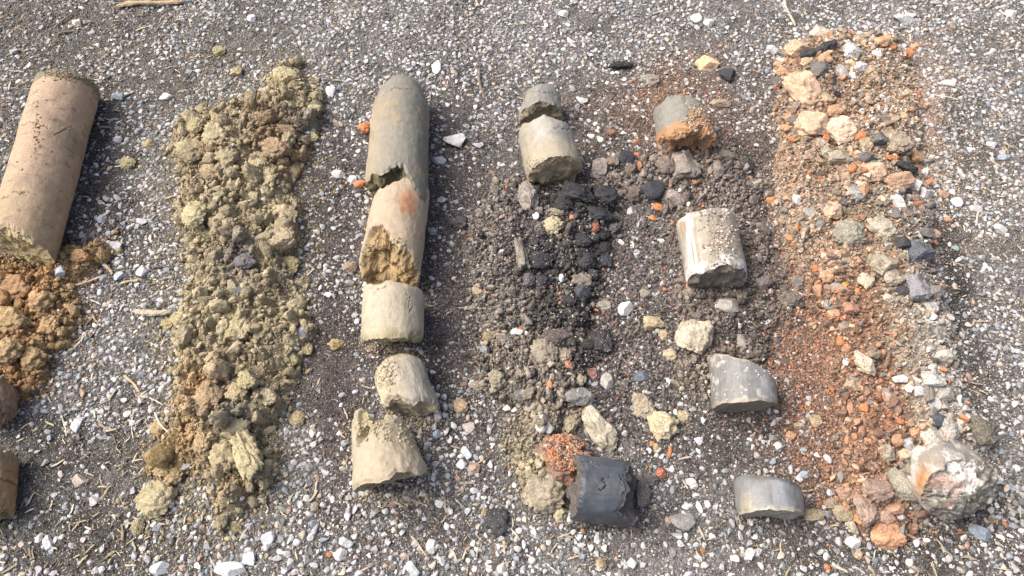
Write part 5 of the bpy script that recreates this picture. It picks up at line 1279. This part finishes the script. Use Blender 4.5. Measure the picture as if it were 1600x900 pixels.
core('clay_core', (1158, 575), (1163, 636), 94, 96, 'short smooth grey core with a slanting cut top', 'clay core', (.265, .27, .26), (.26, .24, .2),
     paint_steel, dict(sx=.36, amp=.04, sz=.25), dict(sx=-.12, sz=.24, amp=.05, fr=1.3), mat=M_WET, seed=16, sink=.28, wob=.02, rim=.03)
def paint_low(c, th, v, b, s):
    st = fbm(np.stack([np.radians(th) * 13, b[:, 1] * 5, b[:, 1] * 0], 1), 3, 29)
    c = c * (1 + .1 * st)[:, None]
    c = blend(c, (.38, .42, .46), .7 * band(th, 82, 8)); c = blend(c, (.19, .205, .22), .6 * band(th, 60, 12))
    c = blend(c, (.48, .45, .36), sstep(.84, .95, v + .14 * fbm(b * 45, 3, 30))); c = blend(c, (.15, .145, .125), .9 * sstep(.18, .02, v + .14 * fbm(b * 50, 3, 31)))
    c = blend(c, (.42, .39, .30), .8 * band(th, 150, 18) * sstep(.3, .7, v))
    return c
core('clay_core', (1199, 756), (1204, 804), 96, 98, 'lowest grey core with blue streaks and a ragged pale rim', 'clay core', (.265, .275, .28), (.36, .34, .29),
     paint_low, dict(sx=.1, amp=.05, sz=.2, fr=1.2), dict(sx=-.1, sz=.20, amp=.06, fr=1.4), mat=M_WET, seed=17, sink=.30, wob=.03)
def paint_char(c, th, v, b, s):
    c = c * (1 + .15 * fbm(b * 30, 3, 33))[:, None]
    return blend(c, (.12, .115, .11), .7 * sstep(.9, 1, v))
core('charcoal_core', (900, 762), (985, 772), 98, 96, 'dark slate coloured core with fine cracks and a torn right end', 'burnt core', (.080, .094, .112), (.12, .11, .10),
     paint_char, dict(sx=-.1, sz=.12, amp=.12), dict(sz=-.2, amp=.16, fr=1.8, bites=[(.3, .1, .45, .16)]), cracks=[[(105, .42), (95, .5), (84, .47), (78, .55)], [(62, .12), (60, .22), (52, .27)], [(66, .3), (58, .36)], [(110, .86), (90, .82), (70, .86), (50, .82)]],
     mat=M_WET, seed=18, sink=.12, wob=.03)
def paint_chalk(c, th, v, b, s):
    st = fbm(np.stack([np.radians(th) * 4, b[:, 1] * 40, b[:, 0] * 30], 1), 5, 35, .62)
    c = blend(c, (.58, .56, .52), sstep(-.1, .35, st))
    c = blend(c, (.20, .20, .195), .8 * sstep(.3, .6, -st) * (th < 110))
    c = blend(c, (.55, .29, .12), .9 * band(th, 172, 24) * sstep(.4, .7, v + .1 * st))
    return c
def face_chalk(c, p, q, b):
    n_ = fbm(b * 55, 4, 51)
    c = c * (1 + .55 * fbm(b * 170, 3, 52))[:, None]
    c = blend(c, (.62, .60, .56), .95 * sstep(.0, .35, n_ + .9 - 2.0 * np.hypot(p + .15, q - .45)))
    c = blend(c, (.36, .22, .17), .7 * sstep(.0, .3, n_ + .7 - 2.2 * np.hypot(p + .55, q - .15)))
    return blend(c, (.50, .47, .42), .8 * sstep(.45, .6, fbm(b * 120, 3, 54)))
core('burnt_core', (1470, 733), (1500, 766), 104, 110, 'largest burnt core with a white chalky rim and a dark speckled face', 'burnt core', (.36, .33, .28), (.215, .19, .155),
     paint_chalk, dict(sx=0, amp=.2), dict(sx=0, sz=0, amp=.10, fr=2.6, bowl=.22), mat=M_SKIN, seed=19, sink=.10, wob=.04, lift=(0, .035), brk_b=(.20, .19, .165), cap_paint=face_chalk)
def paint_banded(c, th, v, b, s):
    c = blend(c, (.30, .255, .14), .9 * sstep(.3, .1, v + .05 * fbm(b * 40, 3, 37)))
    c = blend(c, (.14, .07, .04), .9 * np.exp(-((v + .03 * fbm(b * 40, 3, 38) - .56) / .03) ** 2)); return blend(c, (.2, .11, .06), .6 * np.exp(-((v + .03 * fbm(b * 40, 3, 38) - .38) / .02) ** 2))
core('clay_core', (-22, 716), (-28, 806), 80, 84, 'banded brown core cut off by the lower left edge', 'clay core', (.36, .245, .135), (.30, .22, .12),
     paint_banded, dict(amp=.14), dict(amp=.18), seed=20, sink=.08, wob=.07)
core('clay_core', (-18, 606), (-14, 652), 72, 68, 'rough grey brown lump at the left edge below the brown heap', 'clay core', (.28, .20, .14), (.27, .19, .12),
     None, dict(amp=.2, bowl=.3), dict(amp=.2, bowl=.4), seed=23, sink=.08, wob=.10, rim=.25, rough_skin=.02)

# crumbs that stick to some cores
def stick(root, spots, n, pal, rng, seed):
    """spots: picture ellipses; each crumb is set where the line of the surface is, then kept as a child of its core"""
    dg = bpy.context.evaluated_depsgraph_get(); dg.update()
    g = Batch(); pos = []
    loc = root.location
    for (cx, cy, rx, ry, k) in spots:
        for _ in range(k):
            qx = cx + RNG.normal(0, .5) * rx; qy = cy + RNG.normal(0, .5) * ry
            x0, y0 = P(qx, qy, .2); x1, y1 = P(qx, qy, -.05)
            o = Vector((float(x0), float(y0), .2)); e = Vector((float(x1), float(y1), -.05)); dr = (e - o); ln = dr.length; dr.normalize()
            hit, p, nrm, _i = root.ray_cast(o - loc, dr, distance=ln)
            if hit: pos.append(tuple(p + nrm * .0004))
    if not pos: return
    pos = np.array(pos); m = len(pos); r = rng[0] + (rng[1] - rng[0]) * RNG.random(m) ** 2
    g.add(CLOD1, pos, np.stack([r * 1.2, r, r * .8], 1), pick_cols(pal, m, .15), flat=False)
    o = g.build('stuck_crumbs', M_CLAY_A); o.parent = root; o['kind'] = 'stuff'
cores = {o['label']: o for o in bpy.data.objects if o.get('category') in ('clay core', 'burnt core')}
def by(word): return [o for l, o in cores.items() if word in l][0]
stick(by('pinkish brown'), [(110, 117, 56, 8, 330), (148, 138, 5, 18, 90), (58, 190, 5, 60, 60), (62, 240, 60, 90, 30)], 0, [(3, (.33, .29, .19)), (2, (.36, .27, .19))], (.0007, .0024), 1)
stick(by('chalky white streaks'), [(1128, 370, 22, 44, 420), (1100, 335, 30, 8, 60)], 0, [(3, (.42, .35, .28)), (2, (.27, .22, .17)), (1, (.6, .57, .53))], (.0008, .0028), 2)
stick(by('half buried'), [(1088, 190, 18, 30, 420), (1068, 222, 40, 12, 380)], 0, [(3, (.50, .29, .14)), (2, (.30, .23, .17)), (1, (.5, .46, .4))], (.0008, .0032), 3)
stick(by('slanting cut top'), [(1145, 600, 30, 28, 22), (1190, 580, 16, 14, 18)], 0, [(1, (.58, .57, .53))], (.0007, .0018), 4)
stick(by('largest burnt core'), [(1495, 745, 18, 20, 90), (1515, 770, 40, 40, 160)], 0, [(3, (.6, .58, .54)), (2, (.38, .24, .19)), (2, (.2, .18, .15))], (.0007, .0024), 5)
stick(by('wedge shaped'), [(603, 580, 14, 24, 160)], 0, [(1, (.47, .41, .3))], (.001, .003), 6)
stick(by('split grey core with a beige'), [(840, 262, 36, 14, 150)], 0, [(1, (.40, .34, .22)), (1, (.2, .18, .14))], (.0006, .0018), 7)
stick(by('hollow broken end'), [(600, 400, 36, 30, 260)], 0, [(1, (.40, .31, .18)), (1, (.33, .25, .14))], (.001, .0035), 8)
stick(by('deep hole'), [(585, 665, 40, 22, 160), (640, 680, 20, 20, 60)], 0, [(1, (.40, .35, .24))], (.001, .003), 9)
